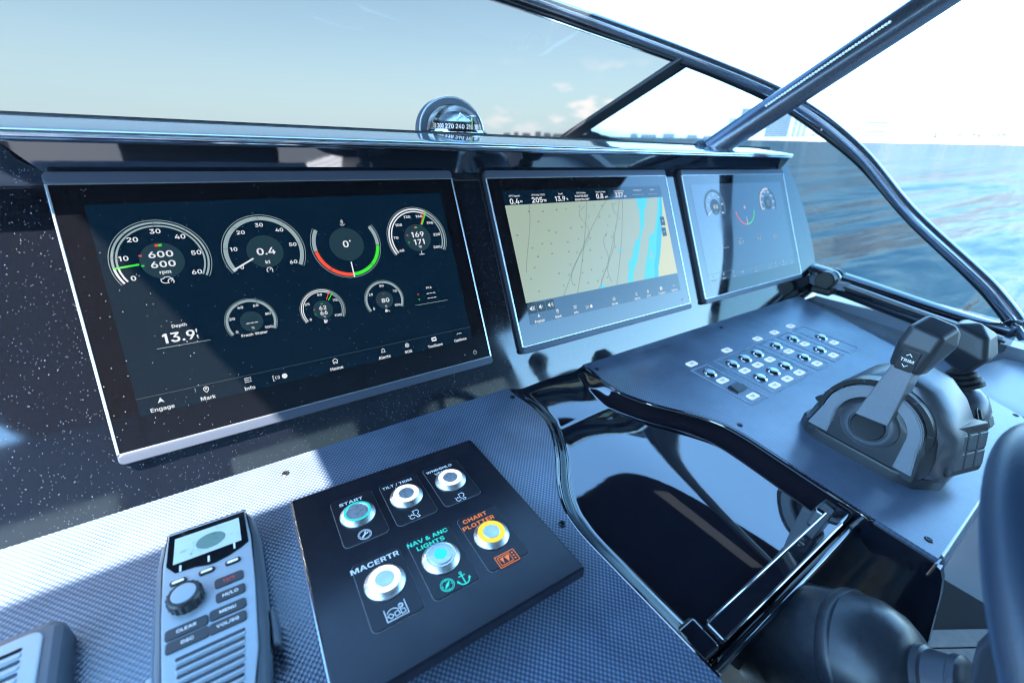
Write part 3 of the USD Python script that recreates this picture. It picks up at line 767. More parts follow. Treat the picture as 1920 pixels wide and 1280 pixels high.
p = d1.part('gauge', [arc(0.0578, 0.0578, 0.0528, 0.0535, 148, 392, Z1), arc(0.0578, 0.0578, 0.0455, 0.0510, 148, 188, Z1), arc(0.0578, 0.0578, 0.0455, 0.0510, 353, 392, Z1)], 'pix_grey', smooth=False)
d1.part('red_arc', [arc(0.0578, 0.0578, 0.0455, 0.0510, 189, 228, Z1), arc(0.0578, 0.0578, 0.0455, 0.0510, 229, 269.5, Z1)], 'pix_red', under=p, smooth=False)
d1.part('green_arc', [arc(0.0578, 0.0578, 0.0455, 0.0510, 270.5, 311, Z1), arc(0.0578, 0.0578, 0.0455, 0.0510, 312, 352, Z1)], 'pix_green', under=p, smooth=False)
d1.part('inner_dial', arc(0.0578, 0.0578, 0, 0.0262, 0, 360, Z1), 'pix_dial', under=p, smooth=False)
d1.part('needle', needle(0.0578, 0.0578, 270, 0.0285, 0.0530, 0.0020, Z3), 'pix_white', under=p, smooth=False)
d1.part('readout', [text('0', 0.0105, 0.0560, 0.0580, Z3, bold=True, sx=1.1), arc(0.0632, 0.0625, 0.0, 0.0013, 0, 360, Z3)], 'pix_white', under=p, smooth=False)
d1.part('rudder_icon', [stroke([(0.0578, 0.0965), (0.0562, 0.094), (0.0578, 0.0905), (0.0594, 0.094), (0.0578, 0.0965)], 0.0008, Z3), arc(0.0578, 0.0915, 0.0033, 0.0041, 200, 340, Z3)], 'pix_white', under=p, smooth=False)

p, ang, k = gauge(d1, 0.1775, 0.058, 0.0535, [40, 70, 100, 130, 160, 190, 220, 250], 40, 250, 170, twin=True, hnum=0.0045)
d1.part('needle', needle(0.1772, 0.058, ang(168.5), 0.0250, 0.0505, 0.0016, Z3), 'pix_red', under=p, smooth=False)
d1.part('needle', needle(0.1782, 0.058, ang(170.5), 0.0250, 0.0505, 0.0022, Z3), 'pix_green', under=p, smooth=False)
d1.part('readout', [text('169', 0.0090, 0.1785, 0.0635, Z3, bold=True, sx=1.1), text('171', 0.0090, 0.1785, 0.0505, Z3, bold=True, sx=1.1), text('°F', 0.0045, 0.1785, 0.0415, Z3, bold=True)], 'pix_white', under=p, smooth=False)
d1.part('port_mark', [arc(0.1600, 0.0635, 0, 0.0014, 0, 360, Z3), box(0.1752, 0.1776, 0.0745, 0.0775, Z3, Z3 + .0001)], 'pix_red', under=p, smooth=False)
d1.part('starboard_mark', [arc(0.1600, 0.0510, 0, 0.0014, 0, 360, Z3), box(0.1780, 0.1804, 0.0745, 0.0775, Z3, Z3 + .0001)], 'pix_green', under=p, smooth=False)
d1.part('temperature_icon', [stroke([(0.1785, 0.0345), (0.1785, 0.0300)], 0.0010, Z3)] + [stroke([(0.1740 + i * 0.003, 0.0295), (0.1755 + i * 0.003, 0.0283), (0.1770 + i * 0.003, 0.0295)], 0.0009, Z3) for i in range(3)], 'pix_white', under=p, smooth=False)

p, ang, k = gauge(d1, -0.0955, -0.0385, 0.0325, [0, 20, 40, 60, 80, 100], 0, 100, None, hnum=0.0037)
d1.part('readout', [box(-0.1025 + i * 0.0052, -0.0985 + i * 0.0052, -0.0413, -0.0402, Z3, Z3 + .0001) for i in range(3)] + [text('%', 0.0033, -0.0955, -0.0478, Z3, bold=True), text('Fresh Water', 0.0040, -0.0955, -0.0565, Z3, bold=True)], 'pix_white', under=p, smooth=False)
p, ang, k = gauge(d1, 0.0005, -0.0385, 0.0325, [0, 25, 50, 75, 100], 0, 100, 63, twin=True, hnum=0.0037)
d1.part('needle', needle(0.0005, -0.0385, ang(62), 0.0165, 0.0310, 0.0012, Z3), 'pix_red', under=p, smooth=False)
d1.part('needle', needle(0.0005, -0.0385, ang(66), 0.0165, 0.0310, 0.0014, Z3), 'pix_green', under=p, smooth=False)
d1.part('readout', [text('62', 0.0060, 0.0005, -0.0355, Z3, bold=True, sx=1.1), text('66', 0.0060, 0.0005, -0.0433, Z3, bold=True, sx=1.1), text('%', 0.0030, 0.0005, -0.0490, Z3, bold=True)], 'pix_white', under=p, smooth=False)
d1.part('fuel_icon', [extr(rrect(-0.0022, 0.0015, -0.0590, -0.0535, 0.0004).difference(sg.box(-0.0014, -0.0556, 0.0007, -0.0543)), Z3, Z3 + .0001), stroke([(0.0019, -0.0575), (0.0030, -0.0575), (0.0030, -0.0545)], 0.0006, Z3)], 'pix_white', under=p, smooth=False)
d1.part('port_mark', [arc(-0.0118, -0.0365, 0, 0.0010, 0, 360, Z3)], 'pix_red', under=p, smooth=False)
d1.part('starboard_mark', [arc(-0.0118, -0.0440, 0, 0.0010, 0, 360, Z3), box(-0.001, 0.002, -0.0300, -0.0285, Z3, Z3 + .0001)], 'pix_green', under=p, smooth=False)
p, ang, k = gauge(d1, 0.0965, -0.0385, 0.0325, [0, 25, 50, 75, 100], 0, 100, None, hnum=0.0037)
d1.part('readout', [text('80', 0.0068, 0.0975, -0.0395, Z3, bold=True, sx=1.15), text('%', 0.0030, 0.0965, -0.0492, Z3, bold=True)], 'pix_white', under=p, smooth=False)
d1.part('port_mark', [arc(0.0845, -0.0400, 0, 0.0009, 0, 360, Z3), box(0.0945, 0.0985, -0.0295, -0.0283, Z3, Z3 + .0001)], 'pix_red', under=p, smooth=False)
d1.part('tank_icon', [box(0.0930, 0.0972, -0.0585, -0.0552, Z3, Z3 + .0001), stroke([(0.0975, -0.0570), (0.0995, -0.0570), (0.1005, -0.0590)], 0.0008, Z3), stroke([(0.0945, -0.0543), (0.0965, -0.0543)], 0.0006, Z3)], 'pix_white', under=p, smooth=False)
p = d1.part('depth_readout', [text('Depth', 0.0042, -0.177, -0.0285, Z2, bold=True), text('13.9', 0.0125, -0.1800, -0.0430, Z2, bold=True, sx=1.05), text('f', 0.0050, -0.1605, -0.0390, Z2, bold=True), text('t', 0.0050, -0.1605, -0.0465, Z2, bold=True)], 'pix_white', smooth=False)
d1.part('underline', box(-0.206, -0.1475, -0.0545, -0.0538, Z1, Z1 + 0.0001), 'pix_grey', under=p, smooth=False)
p = d1.part('trim_readout', [text('PTA', 0.0038, 0.177, -0.0300, Z2, bold=True)] + [box(0.1705 + i * 0.0058, 0.1750 + i * 0.0058, y - 0.0006, y + 0.0006, Z2, Z2 + .0001) for y in (-0.0398, -0.0480) for i in range(3)], 'pix_white', smooth=False)
d1.part('underline', box(0.148, 0.2065, -0.0568, -0.0561, Z1, Z1 + 0.0001), 'pix_grey', under=p, smooth=False)
d1.part('port_mark', [arc(0.155, -0.0385, 0, 0.0012, 0, 360, Z3)], 'pix_red', under=p, smooth=False)
d1.part('starboard_mark', [arc(0.155, -0.0475, 0, 0.0012, 0, 360, Z3)], 'pix_green', under=p, smooth=False)
toolbar(d1, 'pix_white', 'pix_grey')

# middle display: chart
d2 = display(0.609, 'middle display showing a pale sea chart with blue channels')
d2.part('screen_image', box(-0.2385, 0.2385, -0.1342, 0.1342, 0.00005, 0.0003), 'screen_dark', smooth=False)
ch = d2.part('chart', box(-0.2385, 0.2385, -0.0900, 0.1055, 0.0003, Z1), 'pix_chart', smooth=False)
A = [(0.140, 0.1055), (0.143, 0.075), (0.139, 0.051), (0.133, 0.028), (0.120, 0.007), (0.106, 0.004), (0.103, -0.008), (0.094, -0.014), (0.088, -0.032), (0.072, -0.040), (0.068, -0.058), (0.060, -0.075), (0.056, -0.0899)]
Rr = [(0.073, -0.0899), (0.082, -0.066), (0.098, -0.047), (0.108, -0.032), (0.116, -0.017), (0.132, 0.015), (0.151, 0.042), (0.160, 0.07), (0.183, 0.1055)]
d2.part('channel', fillp(A + Rr, Z1, 0.0002), 'pix_teal', under=ch, smooth=False)
Ia = [(0.221, 0.1055), (0.205, 0.062), (0.182, 0.019), (0.160, 0.012), (0.152, -0.012), (0.138, -0.035), (0.125, -0.060), (0.112, -0.0899)]
Ja = [(0.165, -0.0899), (0.172, -0.066), (0.186, -0.040), (0.205, 0.005), (0.223, 0.050), (0.236, 0.1055)]
d2.part('channel', extr(sg.Polygon(Ia + Ja).difference(affinity.scale(sg.Point(0.155, -0.035).buffer(0.007), 0.6, 1.3)), Z1, Z1 + 0.0002), 'pix_teal', under=ch, smooth=False)
d2.part('channel', fillp([(0.152, -0.0899), (0.158, -0.06), (0.172, -0.035), (0.192, 0.02), (0.214, 0.06), (0.228, 0.1055), (0.236, 0.1055), (0.223, 0.050), (0.205, 0.005), (0.186, -0.040), (0.172, -0.066), (0.165, -0.0899)], Z1 + 0.0002, 0.0001), 'pix_cyan', under=ch, smooth=False)
d2.part('shore_land', fillp([(0.2385, 0.1055), (0.236, 0.1055), (0.223, 0.050), (0.205, 0.005), (0.186, -0.040), (0.172, -0.066), (0.165, -0.0899), (0.2385, -0.0899)], Z1, 0.0002), 'pix_land', under=ch, smooth=False)
d2.part('pond', [extr(affinity.scale(sg.Point(0.052, -0.012).buffer(0.005), 1, 0.9), Z1, Z1 + .0002), fillp([(-0.035, -0.0899), (-0.018, -0.0899), (-0.022, -0.082), (-0.03, -0.084)], Z1, .0002)], 'pix_teal', under=ch, smooth=False)


def dashed(a, b, mid=None, n=46, w=0.0014):
    P_ = smoothline([a] + ([mid] if mid else []) + [b], 2 * n)
    return [stroke(P_[2 * i:2 * i + 2], w, Z2, cap='flat') for i in range(n)]


d2.part('route_line', dashed((-0.021, 0.1055), (-0.102, -0.089), (-0.052, 0.02)) + dashed((0.040, 0.1055), (-0.140, -0.089), (-0.055, 0.012)) + dashed((0.083, 0.1055), (-0.037, -0.089), (0.022, -0.010)) + dashed((0.093, 0.1055), (0.018, -0.089), (0.062, 0.01)), 'pix_ink', under=ch, smooth=False)
cont = [[(-0.18, 0.1055), (-0.187, 0.07), (-0.205, 0.02), (-0.222, -0.03)], [(-0.03, 0.095), (-0.05, 0.07), (-0.035, 0.05), (-0.085, -0.02), (-0.11, -0.07)], [(0.02, 0.03), (0.005, 0.0), (0.01, -0.03), (-0.015, -0.06), (-0.03, -0.089)], [(0.04, 0.03), (0.02, -0.02), (0.0, -0.05), (0.005, -0.08)], [(0.075, 0.1), (0.055, 0.085), (0.065, 0.07)]]
d2.part('depth_contour', [stroke(smoothline(c, 16), 0.0006, Z2) for c in cont], 'pix_dim', under=ch, smooth=False)
rn = np.random.default_rng(3)
sp = []
for r_ in range(8):
    for c_ in range(9):
        x, y = -0.215 + c_ * 0.034 + rn.normal() * 0.006 + (r_ % 2) * 0.012, 0.092 - r_ * 0.0235 + rn.normal() * 0.003
        if abs(y) < 0.1 and x < 0.09 - r_ * 0.012 and rn.random() < 0.8:
            sp.append(text(str(int(60 - c_ * 5 + rn.integers(-3, 4))), 0.0026, x, y, Z2, bold=True))
d2.part('soundings', sp, 'pix_ink', under=ch, smooth=False)
bar = labels(d2, 'data_bar', [('GPS Speed', 0.0036, -0.212, 0.1235), ('GPS Hdg (COG)', 0.0034, -0.152, 0.1237), ('Depth', 0.0034, -0.092, 0.1240), ('GPS Position', 0.0034, -0.033, 0.1243), ('Total Fuel Rate', 0.0032, 0.026, 0.1246), ('Fuel Remaining', 0.0032, 0.086, 0.1250), ('Next Waypoint', 0.0030, 0.150, 0.1252), ('Bearing', 0.0030, 0.205, 0.1254)], 'pix_white')
labels(d2, 'data_values', [('0.4', 0.0110, -0.2140, 0.1125), ('205', 0.0110, -0.157, 0.1130), ('13.9', 0.0105, -0.0955, 0.1135), ('0.8', 0.0110, 0.0215, 0.1150), ('337', 0.0105, 0.084, 0.1155), ('°M', 0.0050, -0.138, 0.1115), ('kt', 0.0045, -0.1975, 0.1120), ('ft', 0.0045, -0.076, 0.1120), ('gph', 0.0040, 0.042, 0.1130), ('gal', 0.0040, 0.104, 0.1125)], 'pix_white', bar, bold=True)
labels(d2, 'position_text', [('N 26°06.526\'', 0.0044, -0.033, 0.1172), ('W080°05.787\'', 0.0044, -0.033, 0.1095)], 'pix_white', bar, bold=True)
d2.part('value_dashes', [box(x0 + i * 0.0085, x0 + 0.006 + i * 0.0085, 0.1135, 0.1148, Z2, Z2 + .0001) for x0, n_ in ((0.130, 5), (0.188, 4)) for i in range(n_)], 'pix_grey', under=bar, smooth=False)
for i, x in enumerate((-0.2265, -0.2035, -0.1805)):
    b_ = d2.part('volume_key', extr(rrect(x - 0.0105, x + 0.0105, -0.1125, -0.0925, 0.002), Z1, Z1 + .0001), 'pix_navy', smooth=False)
    ic = [fillp([(x - 0.006, -0.1045), (x - 0.004, -0.1045), (x - 0.0005, -0.1075), (x - 0.0005, -0.0975), (x - 0.004, -0.1005), (x - 0.006, -0.1005)], Z2)]
    if i == 0:
        ic += [stroke([(x + 0.001, -0.0985), (x + 0.006, -0.1065)], 0.0012, Z2), stroke([(x + 0.006, -0.0985), (x + 0.001, -0.1065)], 0.0012, Z2)]
    else:
        ic += [arc(x, -0.1025, 0.0030 + 0.0018 * q, 0.0038 + 0.0018 * q, -40, 40, Z2) for q in range(1 if i == 1 else 3)]
    d2.part('volume_icon', ic, 'pix_white', under=b_, smooth=False)
for i, y in enumerate((0.045, 0.018)):
    b_ = d2.part('zoom_key', extr(rrect(0.213 - i * 0.002, 0.229 - i * 0.002, y - 0.011, y + 0.011, 0.001), Z2, Z2 + .0001), 'pix_navy', smooth=False)
    d2.part('zoom_mark', [box(0.2185 - i * 0.002, 0.2235 - i * 0.002, y - 0.0006, y + 0.0006, Z3, Z3 + .0001)] + ([box(0.2204, 0.2216, y - 0.0025, y + 0.0025, Z3, Z3 + .00012)] if i == 0 else []), 'pix_white', under=b_, smooth=False)
toolbar(d2, 'pix_white', 'pix_grey')

# right display: washed-out gauges
d3 = display(1.2108, 'right display washed out by mirrored sky and an added glow')
flakes('screen_sky_glow', (0.003, 0.004, 0.005), 0.04, 450.0, 0.02, (0.40, 0.42, 0.45), 0.16, ior=1.85, emis=((0.025, 0.055, 0.115), 1.0))  # added backlight stands in for part of the sky mirrored in the glass
d3.part('screen_image', box(-0.2385, 0.2385, -0.1342, 0.1342, 0.00005, 0.0003), 'screen_sky_glow', smooth=False)
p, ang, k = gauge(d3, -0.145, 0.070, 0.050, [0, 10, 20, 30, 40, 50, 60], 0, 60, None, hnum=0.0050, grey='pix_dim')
d3.part('needle', needle(-0.145, 0.070, 208, 0.020, 0.047, 0.002, Z3), 'pix_white', under=p, smooth=False)
d3.part('readout', [text('0.3', 0.0100, -0.143, 0.070, Z3, bold=True), text('kt', 0.004, -0.145, 0.054, Z3, bold=True)], 'pix_white', under=p, smooth=False)
p = d3.part('gauge', [arc(0.002, 0.062, 0.0495, 0.0525, 192, 268, Z1)], 'pix_red', smooth=False)
d3.part('green_arc', arc(0.002, 0.062, 0.0495, 0.0525, 272, 348, Z1), 'pix_green', under=p, smooth=False)
d3.part('readout', [text('0', 0.009, 0.002, 0.062, Z3, bold=True), needle(0.002, 0.062, 270, 0.028, 0.052, 0.0016, Z3)], 'pix_white', under=p, smooth=False)
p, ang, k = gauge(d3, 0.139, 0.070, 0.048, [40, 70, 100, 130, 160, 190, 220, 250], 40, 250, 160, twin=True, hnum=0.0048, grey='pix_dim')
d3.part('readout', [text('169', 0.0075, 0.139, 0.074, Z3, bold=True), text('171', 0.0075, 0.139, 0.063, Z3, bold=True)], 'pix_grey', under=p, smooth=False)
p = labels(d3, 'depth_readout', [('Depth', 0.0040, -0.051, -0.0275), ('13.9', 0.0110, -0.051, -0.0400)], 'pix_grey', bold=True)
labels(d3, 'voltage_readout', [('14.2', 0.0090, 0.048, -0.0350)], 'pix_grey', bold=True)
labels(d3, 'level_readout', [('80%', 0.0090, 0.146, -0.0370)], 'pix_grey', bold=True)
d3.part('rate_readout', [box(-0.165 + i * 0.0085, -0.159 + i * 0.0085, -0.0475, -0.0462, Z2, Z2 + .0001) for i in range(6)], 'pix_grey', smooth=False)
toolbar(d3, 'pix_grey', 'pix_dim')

# ------------------------------------------------------------------ compass
cp = Thing('compass', 'round ship compass with clear dome and grey hood on the brow', 'compass', hom(None, (0.366, 0.235, 0.2215)))
R0 = 0.0545
cp.part('base_ring', lathe([(0.030, -0.012), (0.062, -0.012), (0.0655, -0.004), (0.0655, 0.003), (0.062, 0.007), (R0 + 0.003, 0.0085), (R0 + 0.0005, 0.006), (R0 + 0.0005, 0.002), (0.030, 0.002)], 64), 'chrome')
ti = np.radians(np.linspace(-4, 184, 41))
hood = [(0.0755, 0.0610, 0.004), (0.0765, 0.0600, 0.0055), (0.0755, 0.0600, 0.030), (0.066, 0.056, 0.044)]
ring_ = lambda r_, yy: [(r_ * math.cos(a) - 0.006, yy + 0.006 * math.sin(a), r_ * 0.90 * math.sin(a) + 0.001) for a in ti]
outer = np.array([ring_(ro, yy) for ro, ri, yy in hood])
inner = np.array([ring_(ri, yy) for ro, ri, yy in hood])
cp.part('hood', grid(np.concatenate([outer, inner[::-1]]), closed_u=True), 'bar_metal', smooth=40)
cp.part('hood_back', moved(extr(sg.Polygon([(0.0625 * math.cos(a) - 0.006, max(0.0, 0.0625 * 0.90 * math.sin(a))) for a in np.radians(np.linspace(0, 180, 33))]), 0, 0.003), hom(np.array([[1, 0, 0], [0, 0, -1], [0, 1.0, 0]]), (0, 0.036, 0.001))), 'brushed')
cp.part('hood_rim', sweep(ring_(0.0760, 0.0040), circ(0.0017, 8), up=(0, 1, 0)), 'edge_metal')
cp.part('dome', hullm([p_ for p_ in trimesh.creation.icosphere(5, R0).vertices if p_[2] > 0.004]), 'dome_glass', smooth=40)
cp.part('bowl', lathe([(0, -0.004), (0.050, -0.004), (0.051, 0.003), (0.046, 0.003), (0.043, 0.001), (0, 0.001)], 48), 'throttle_black')
cp.part('inner_cap', lathe([(0, 0.0335), (0.014, 0.031), (0.026, 0.0245), (0.0305, 0.0205), (0, 0.0205)], 40), 'brushed', smooth=60)
card = cp.part('card', lathe([(0, 0.020), (0.012, 0.020), (0.030, 0.020), (0.040, 0.020), (0.0405, 0.004), (0.038, 0.003), (0, 0.003)], 48), 'throttle_black')
nums = []
for i, s in enumerate(['330', '300', '270', '240', '210', '180', '150', '120']):
    a = math.radians(-90 + (i - 3.6) * 29)
    tx = text(s, 0.0080, 0, 0, 0, 0.0006, True, 0.85)
    tx = moved(tx, hom(np.column_stack([[-math.sin(a), math.cos(a), 0], [0, 0, 1], [math.cos(a), math.sin(a), 0]]), (0.0408 * math.cos(a), 0.0408 * math.sin(a), 0.0125)))
    nums.append(tx)
cp.part('numerals', nums, 'label_glow_white', under=card, smooth=False)
cp.part('lubber_line', rbox(0.0105, 0.0130, -0.0475, -0.0455, 0.004, 0.032, 0.0008), 'lume')
cp.part('gimbal_arm', [sweep([(0.006, -0.02, 0.024), (0.02, -0.02, 0.029), (0.036, -0.012, 0.030)], circ(0.0016, 8)), sweep([(-0.012, -0.025, 0.024), (-0.002, -0.02, 0.034), (0.008, -0.02, 0.024)], circ(0.0012, 8))], 'edge_metal')

# ------------------------------------------------------------------ six-button keypad
an, tl = -0.0346, math.radians(-6.5)
KP = desk(0.0218, -0.2178, 0.022, an) @ hom(np.array([[1, 0, 0], [0, math.cos(tl), -math.sin(tl)], [0, math.sin(tl), math.cos(tl)]]))
kp = Thing('button_panel', 'square black panel with six round illuminated push buttons', 'control panel', KP)
W2, H2 = 0.1312, 0.1385
kp.part('panel', slab(rrect(-W2, W2, -H2, H2, 0.003), -0.0125, 0.0, 0.0022), 'pad_panel')
kp.part('wedge_base', hullm([(x, y, z) for x in (-0.118, 0.118) for y, z in ((0.124, -0.0126), (-0.124, -0.0126), (0.124, -0.0127), (-0.124, -0.0345))]), 'satin_black', smooth=False)
kp.part('sunlit_edge', box(-W2 - 0.0009, -W2 + 0.0001, -H2 + 0.003, H2 - 0.003, -0.0115, -0.0030), 'edge_metal', smooth=False)  # bright strip paints the sunlit look of the left edge
info = [('START', 'start', -0.0625, 0.0675, 'print_white'), ('TILT / TRIM', 'trim', 0.0, 0.0665, 'print_white'), ('WNDSHLD', 'vent', 0.0625, 0.0650, 'print_white'),
        ('MACERTR', 'macerator', -0.0622, -0.0430, 'print_white'), ('NAV & ANC', 'lights', 0.0, -0.0455, 'lit_cyan'), ('CHART', 'chart', 0.0640, -0.0470, 'lit_orange')]
for i, (s, nm, bx, by, tmn) in enumerate(info):
    top = i < 3
    y0, y1 = (0.0225, 0.1060) if top else (-0.0910, -0.0040)
    pl = rrect(bx - 0.0262, bx + 0.0262, y0, y1, 0.006)
    pp = kp.part('button_plate', slab(pl, -0.001, 0.0012, 0.0006), 'pad_plate')
    kp.part('plate_outline', extr(pl.buffer(0.0004).difference(pl.buffer(-0.0001)), -0.0002, 0.0004), 'print_grey', under=pp, smooth=False)
    r = 0.0213
    btn = moved(lathe([(0, 0.0012), (r, 0.0012), (r, 0.0026), (r - 0.0010, 0.0040), (r - 0.0044, 0.0070), (r - 0.0050, 0.0072), (r - 0.0054, 0.0069), (0, 0.0069)], 64), hom(None, (bx, by, 0)))
    b_ = kp.part('push_button', btn, 'brushed')
    ri = r - 0.0054
    lit = {'start': 'lit_cyan', 'trim': 'lit_white', 'vent': 'lit_white', 'macerator': 'lit_white', 'chart': 'lit_yellow'}.get(nm)
    if nm == 'lights':
        kp.part('cap', moved(lathe([(0, 0.0070), (0.0135, 0.0070), (0.0135, 0.0078), (0.0125, 0.0081), (0, 0.0081)], 48), hom(None, (bx, by, 0))), 'brushed', under=b_)
        kp.part('light', moved(cyl(0.0072, 0.0081, 0.0084, 32), hom(None, (bx, by, 0))), 'lit_cyan', under=b_)
    else:
        wd = 0.0024 if nm == 'start' else 0.0056
        kp.part('light_ring', moved(lathe([(ri - wd, 0.0068), (ri + 0.0004, 0.0068), (ri + 0.0004, 0.0075), (ri - wd, 0.0075), (ri - wd, 0.0068)], 48), hom(None, (bx, by, 0))), lit, under=b_)
        dish = [(0, 0.0042), (ri - wd - 0.003, 0.0050), (ri - wd - 0.0002, 0.0074)] if nm == 'start' else [(0, 0.0077), (ri - wd - 0.0006, 0.0077), (ri - wd - 0.0002, 0.0074)]
        kp.part('cap', moved(lathe([(0, 0.0035), (ri - wd - 0.0002, 0.0035)][::1] + dish[::-1], 48), hom(None, (bx, by, 0))), 'brushed', under=b_)
    zt = 0.0013
    if nm == 'trim':
        ts = [text('TILT / TRIM', 0.0048, bx - 0.003, 0.0958, zt, sx=1.12, bold=True), text('UP', 0.0048, bx - 0.003, 0.0880, zt, sx=1.12, bold=True)]
    elif nm == 'vent':
        ts = [text('WNDSHLD', 0.0048, bx - 0.004, 0.0955, zt, sx=1.15, bold=True), text('VENT', 0.0048, bx - 0.004, 0.0872, zt, sx=1.15, bold=True)]
    elif nm == 'lights':
        ts = [text('NAV & ANC', 0.0059, bx - 0.002, -0.0115, zt, sx=1.1, bold=True), text('LIGHTS', 0.0059, bx - 0.002, -0.0208, zt, sx=1.15, bold=True)]
    elif nm == 'chart':
        ts = [text('CHART', 0.0060, bx - 0.004, -0.0125, zt, sx=1.15, bold=True), text('PLOTTER', 0.0060, bx - 0.004, -0.0226, zt, sx=1.15, bold=True)]
    elif nm == 'macerator':
        ts = [text('MACERTR', 0.0068, bx - 0.002, -0.0135, zt, sx=1.15, bold=True)]
    else:
        ts = [text('START', 0.0054, bx - 0.002, 0.0946, zt, sx=1.2, bold=True)]
    kp.part('caption', ts, tmn, under=pp, smooth=False)
    d = 0.0003
    if nm == 'start':
        cx, cy = bx - 0.001, 0.0318
        ic = [arc(cx, cy, 0.0072, 0.0078, 0, 360, zt, d), arc(cx, cy, 0.0058, 0.0063, 0, 360, zt, d), stroke([(cx - 0.003, cy - 0.003), (cx + 0.001, cy + 0.001)], 0.0022, zt, d), arc(cx + 0.0022, cy + 0.0022, 0.0008, 0.0024, 80, 370, zt, d)]
    elif nm in ('trim', 'vent'):
        cx, cy = bx - 0.002, 0.0312 if nm == 'trim' else 0.0290
        pts = [(-0.001, 0.006), (0.0045, 0.0065), (0.0062, 0.0035), (0.0055, 0.001), (0.0036, 0.0002), (0.0040, -0.003), (0.0055, -0.005), (0.004, -0.0065), (0.0018, -0.0058), (0.0012, -0.003), (-0.0008, -0.001), (-0.0005, 0.003), (-0.001, 0.006)]
        ic = [stroke([(cx + a, cy + b) for a, b in pts], 0.0008, zt, d), arc(cx - 0.0040, cy - 0.0028, 0.0026, 0.0034, 60, 330, zt, d), stroke([(cx - 0.0062, cy - 0.001), (cx - 0.0075, cy + 0.0015)], 0.0008, zt, d), stroke([(cx - 0.0015, cy - 0.0005), (cx - 0.004, cy + 0.0015)], 0.0008, zt, d)]
    elif nm == 'macerator':
        cx, cy = bx - 0.0003, -0.0795
        bxp = [(-0.0105, 0.006), (-0.0105, -0.0075), (0.0105, -0.0075), (0.0105, 0.008)]
        ic = [stroke([(cx + a, cy + b) for a, b in bxp], 0.0008, zt, d), stroke([(cx + a, cy + b) for a, b in smoothline([(-0.0085, 0.001), (-0.005, 0.004), (0, 0.0035), (0.004, 0.001), (0.008, 0.003), (0.0075, 0.005), (0.005, 0.0045)], 20)], 0.0007, zt, d), stroke([(cx + a, cy + b) for a, b in [(-0.009, -0.002), (-0.006, 0.0), (-0.003, -0.003), (-0.006, -0.0055), (-0.009, -0.002)]], 0.0007, zt, d), stroke([(cx + a, cy + b) for a, b in [(-0.002, -0.001), (0.002, 0.0), (0.003, -0.0045), (-0.0015, -0.0055), (-0.002, -0.001)]], 0.0007, zt, d), stroke([(cx + a, cy + b) for a, b in [(0.004, -0.0005), (0.008, -0.001), (0.0085, -0.005), (0.0045, -0.0055), (0.004, -0.0005)]], 0.0007, zt, d), arc(cx + 0.0055, cy + 0.004, 0.0016, 0.0022, 0, 360, zt, d)]
    elif nm == 'lights':
        cx, cy = -0.0078, -0.0800
        ic = [arc(cx, cy, 0.0070, 0.0076, 0, 360, zt, d), arc(cx, cy, 0.0056, 0.0060, 0, 360, zt, d), fillp([(cx - 0.0042, cy - 0.0042), (cx + 0.0012, cy - 0.0012), (cx + 0.0042, cy + 0.0042), (cx - 0.0012, cy + 0.0012)], zt, d)] + [stroke([(cx + 0.0045 * math.cos(a), cy + 0.0045 * math.sin(a)), (cx + 0.0058 * math.cos(a), cy + 0.0058 * math.sin(a))], 0.0007, zt, d) for a in (0, PI / 2, PI, 1.5 * PI)]
        cx, cy = 0.0098, -0.0812
        ic += [arc(cx, cy + 0.0072, 0.0009, 0.0017, 0, 360, zt, d), stroke([(cx, cy + 0.0055), (cx, cy - 0.0075)], 0.0012, zt, d), stroke([(cx - 0.0035, cy + 0.0035), (cx + 0.0035, cy + 0.0035)], 0.0010, zt, d), arc(cx, cy - 0.001, 0.0058, 0.0070, 200, 340, zt, d), fillp([(cx - 0.008, cy - 0.003), (cx - 0.0045, cy - 0.0035), (cx - 0.0068, cy + 0.0005)], zt, d), fillp([(cx + 0.008, cy - 0.003), (cx + 0.0045, cy - 0.0035), (cx + 0.0068, cy + 0.0005)], zt, d)]
    else:
        cx, cy = bx - 0.0012, -0.0845
        o = sg.box(cx - 0.0125, cy - 0.0080, cx + 0.0125, cy + 0.0080)
        i_ = sg.box(cx - 0.0100, cy - 0.0058, cx + 0.0058, cy + 0.0058)
        ic = [extr(o.difference(o.buffer(-0.0007)), zt, zt + d), extr(i_.difference(i_.buffer(-0.0006)), zt, zt + d), fillp([(cx - 0.008, cy + 0.003), (cx - 0.003, cy + 0.0042), (cx - 0.0042, cy + 0.001), (cx - 0.0055, cy - 0.004), (cx - 0.0066, cy + 0.0002)], zt, d), fillp([(cx - 0.002, cy + 0.0035), (cx + 0.0045, cy + 0.004), (cx + 0.003, cy + 0.0005), (cx + 0.0005, cy - 0.0042), (cx - 0.001, cy + 0.0005)], zt, d)] + [arc(cx + 0.0088, cy + q, 0, 0.0010, 0, 360, zt, d) for q in (-0.004, 0, 0.004)]
    kp.part('symbol', ic, tmn, under=pp, smooth=False)

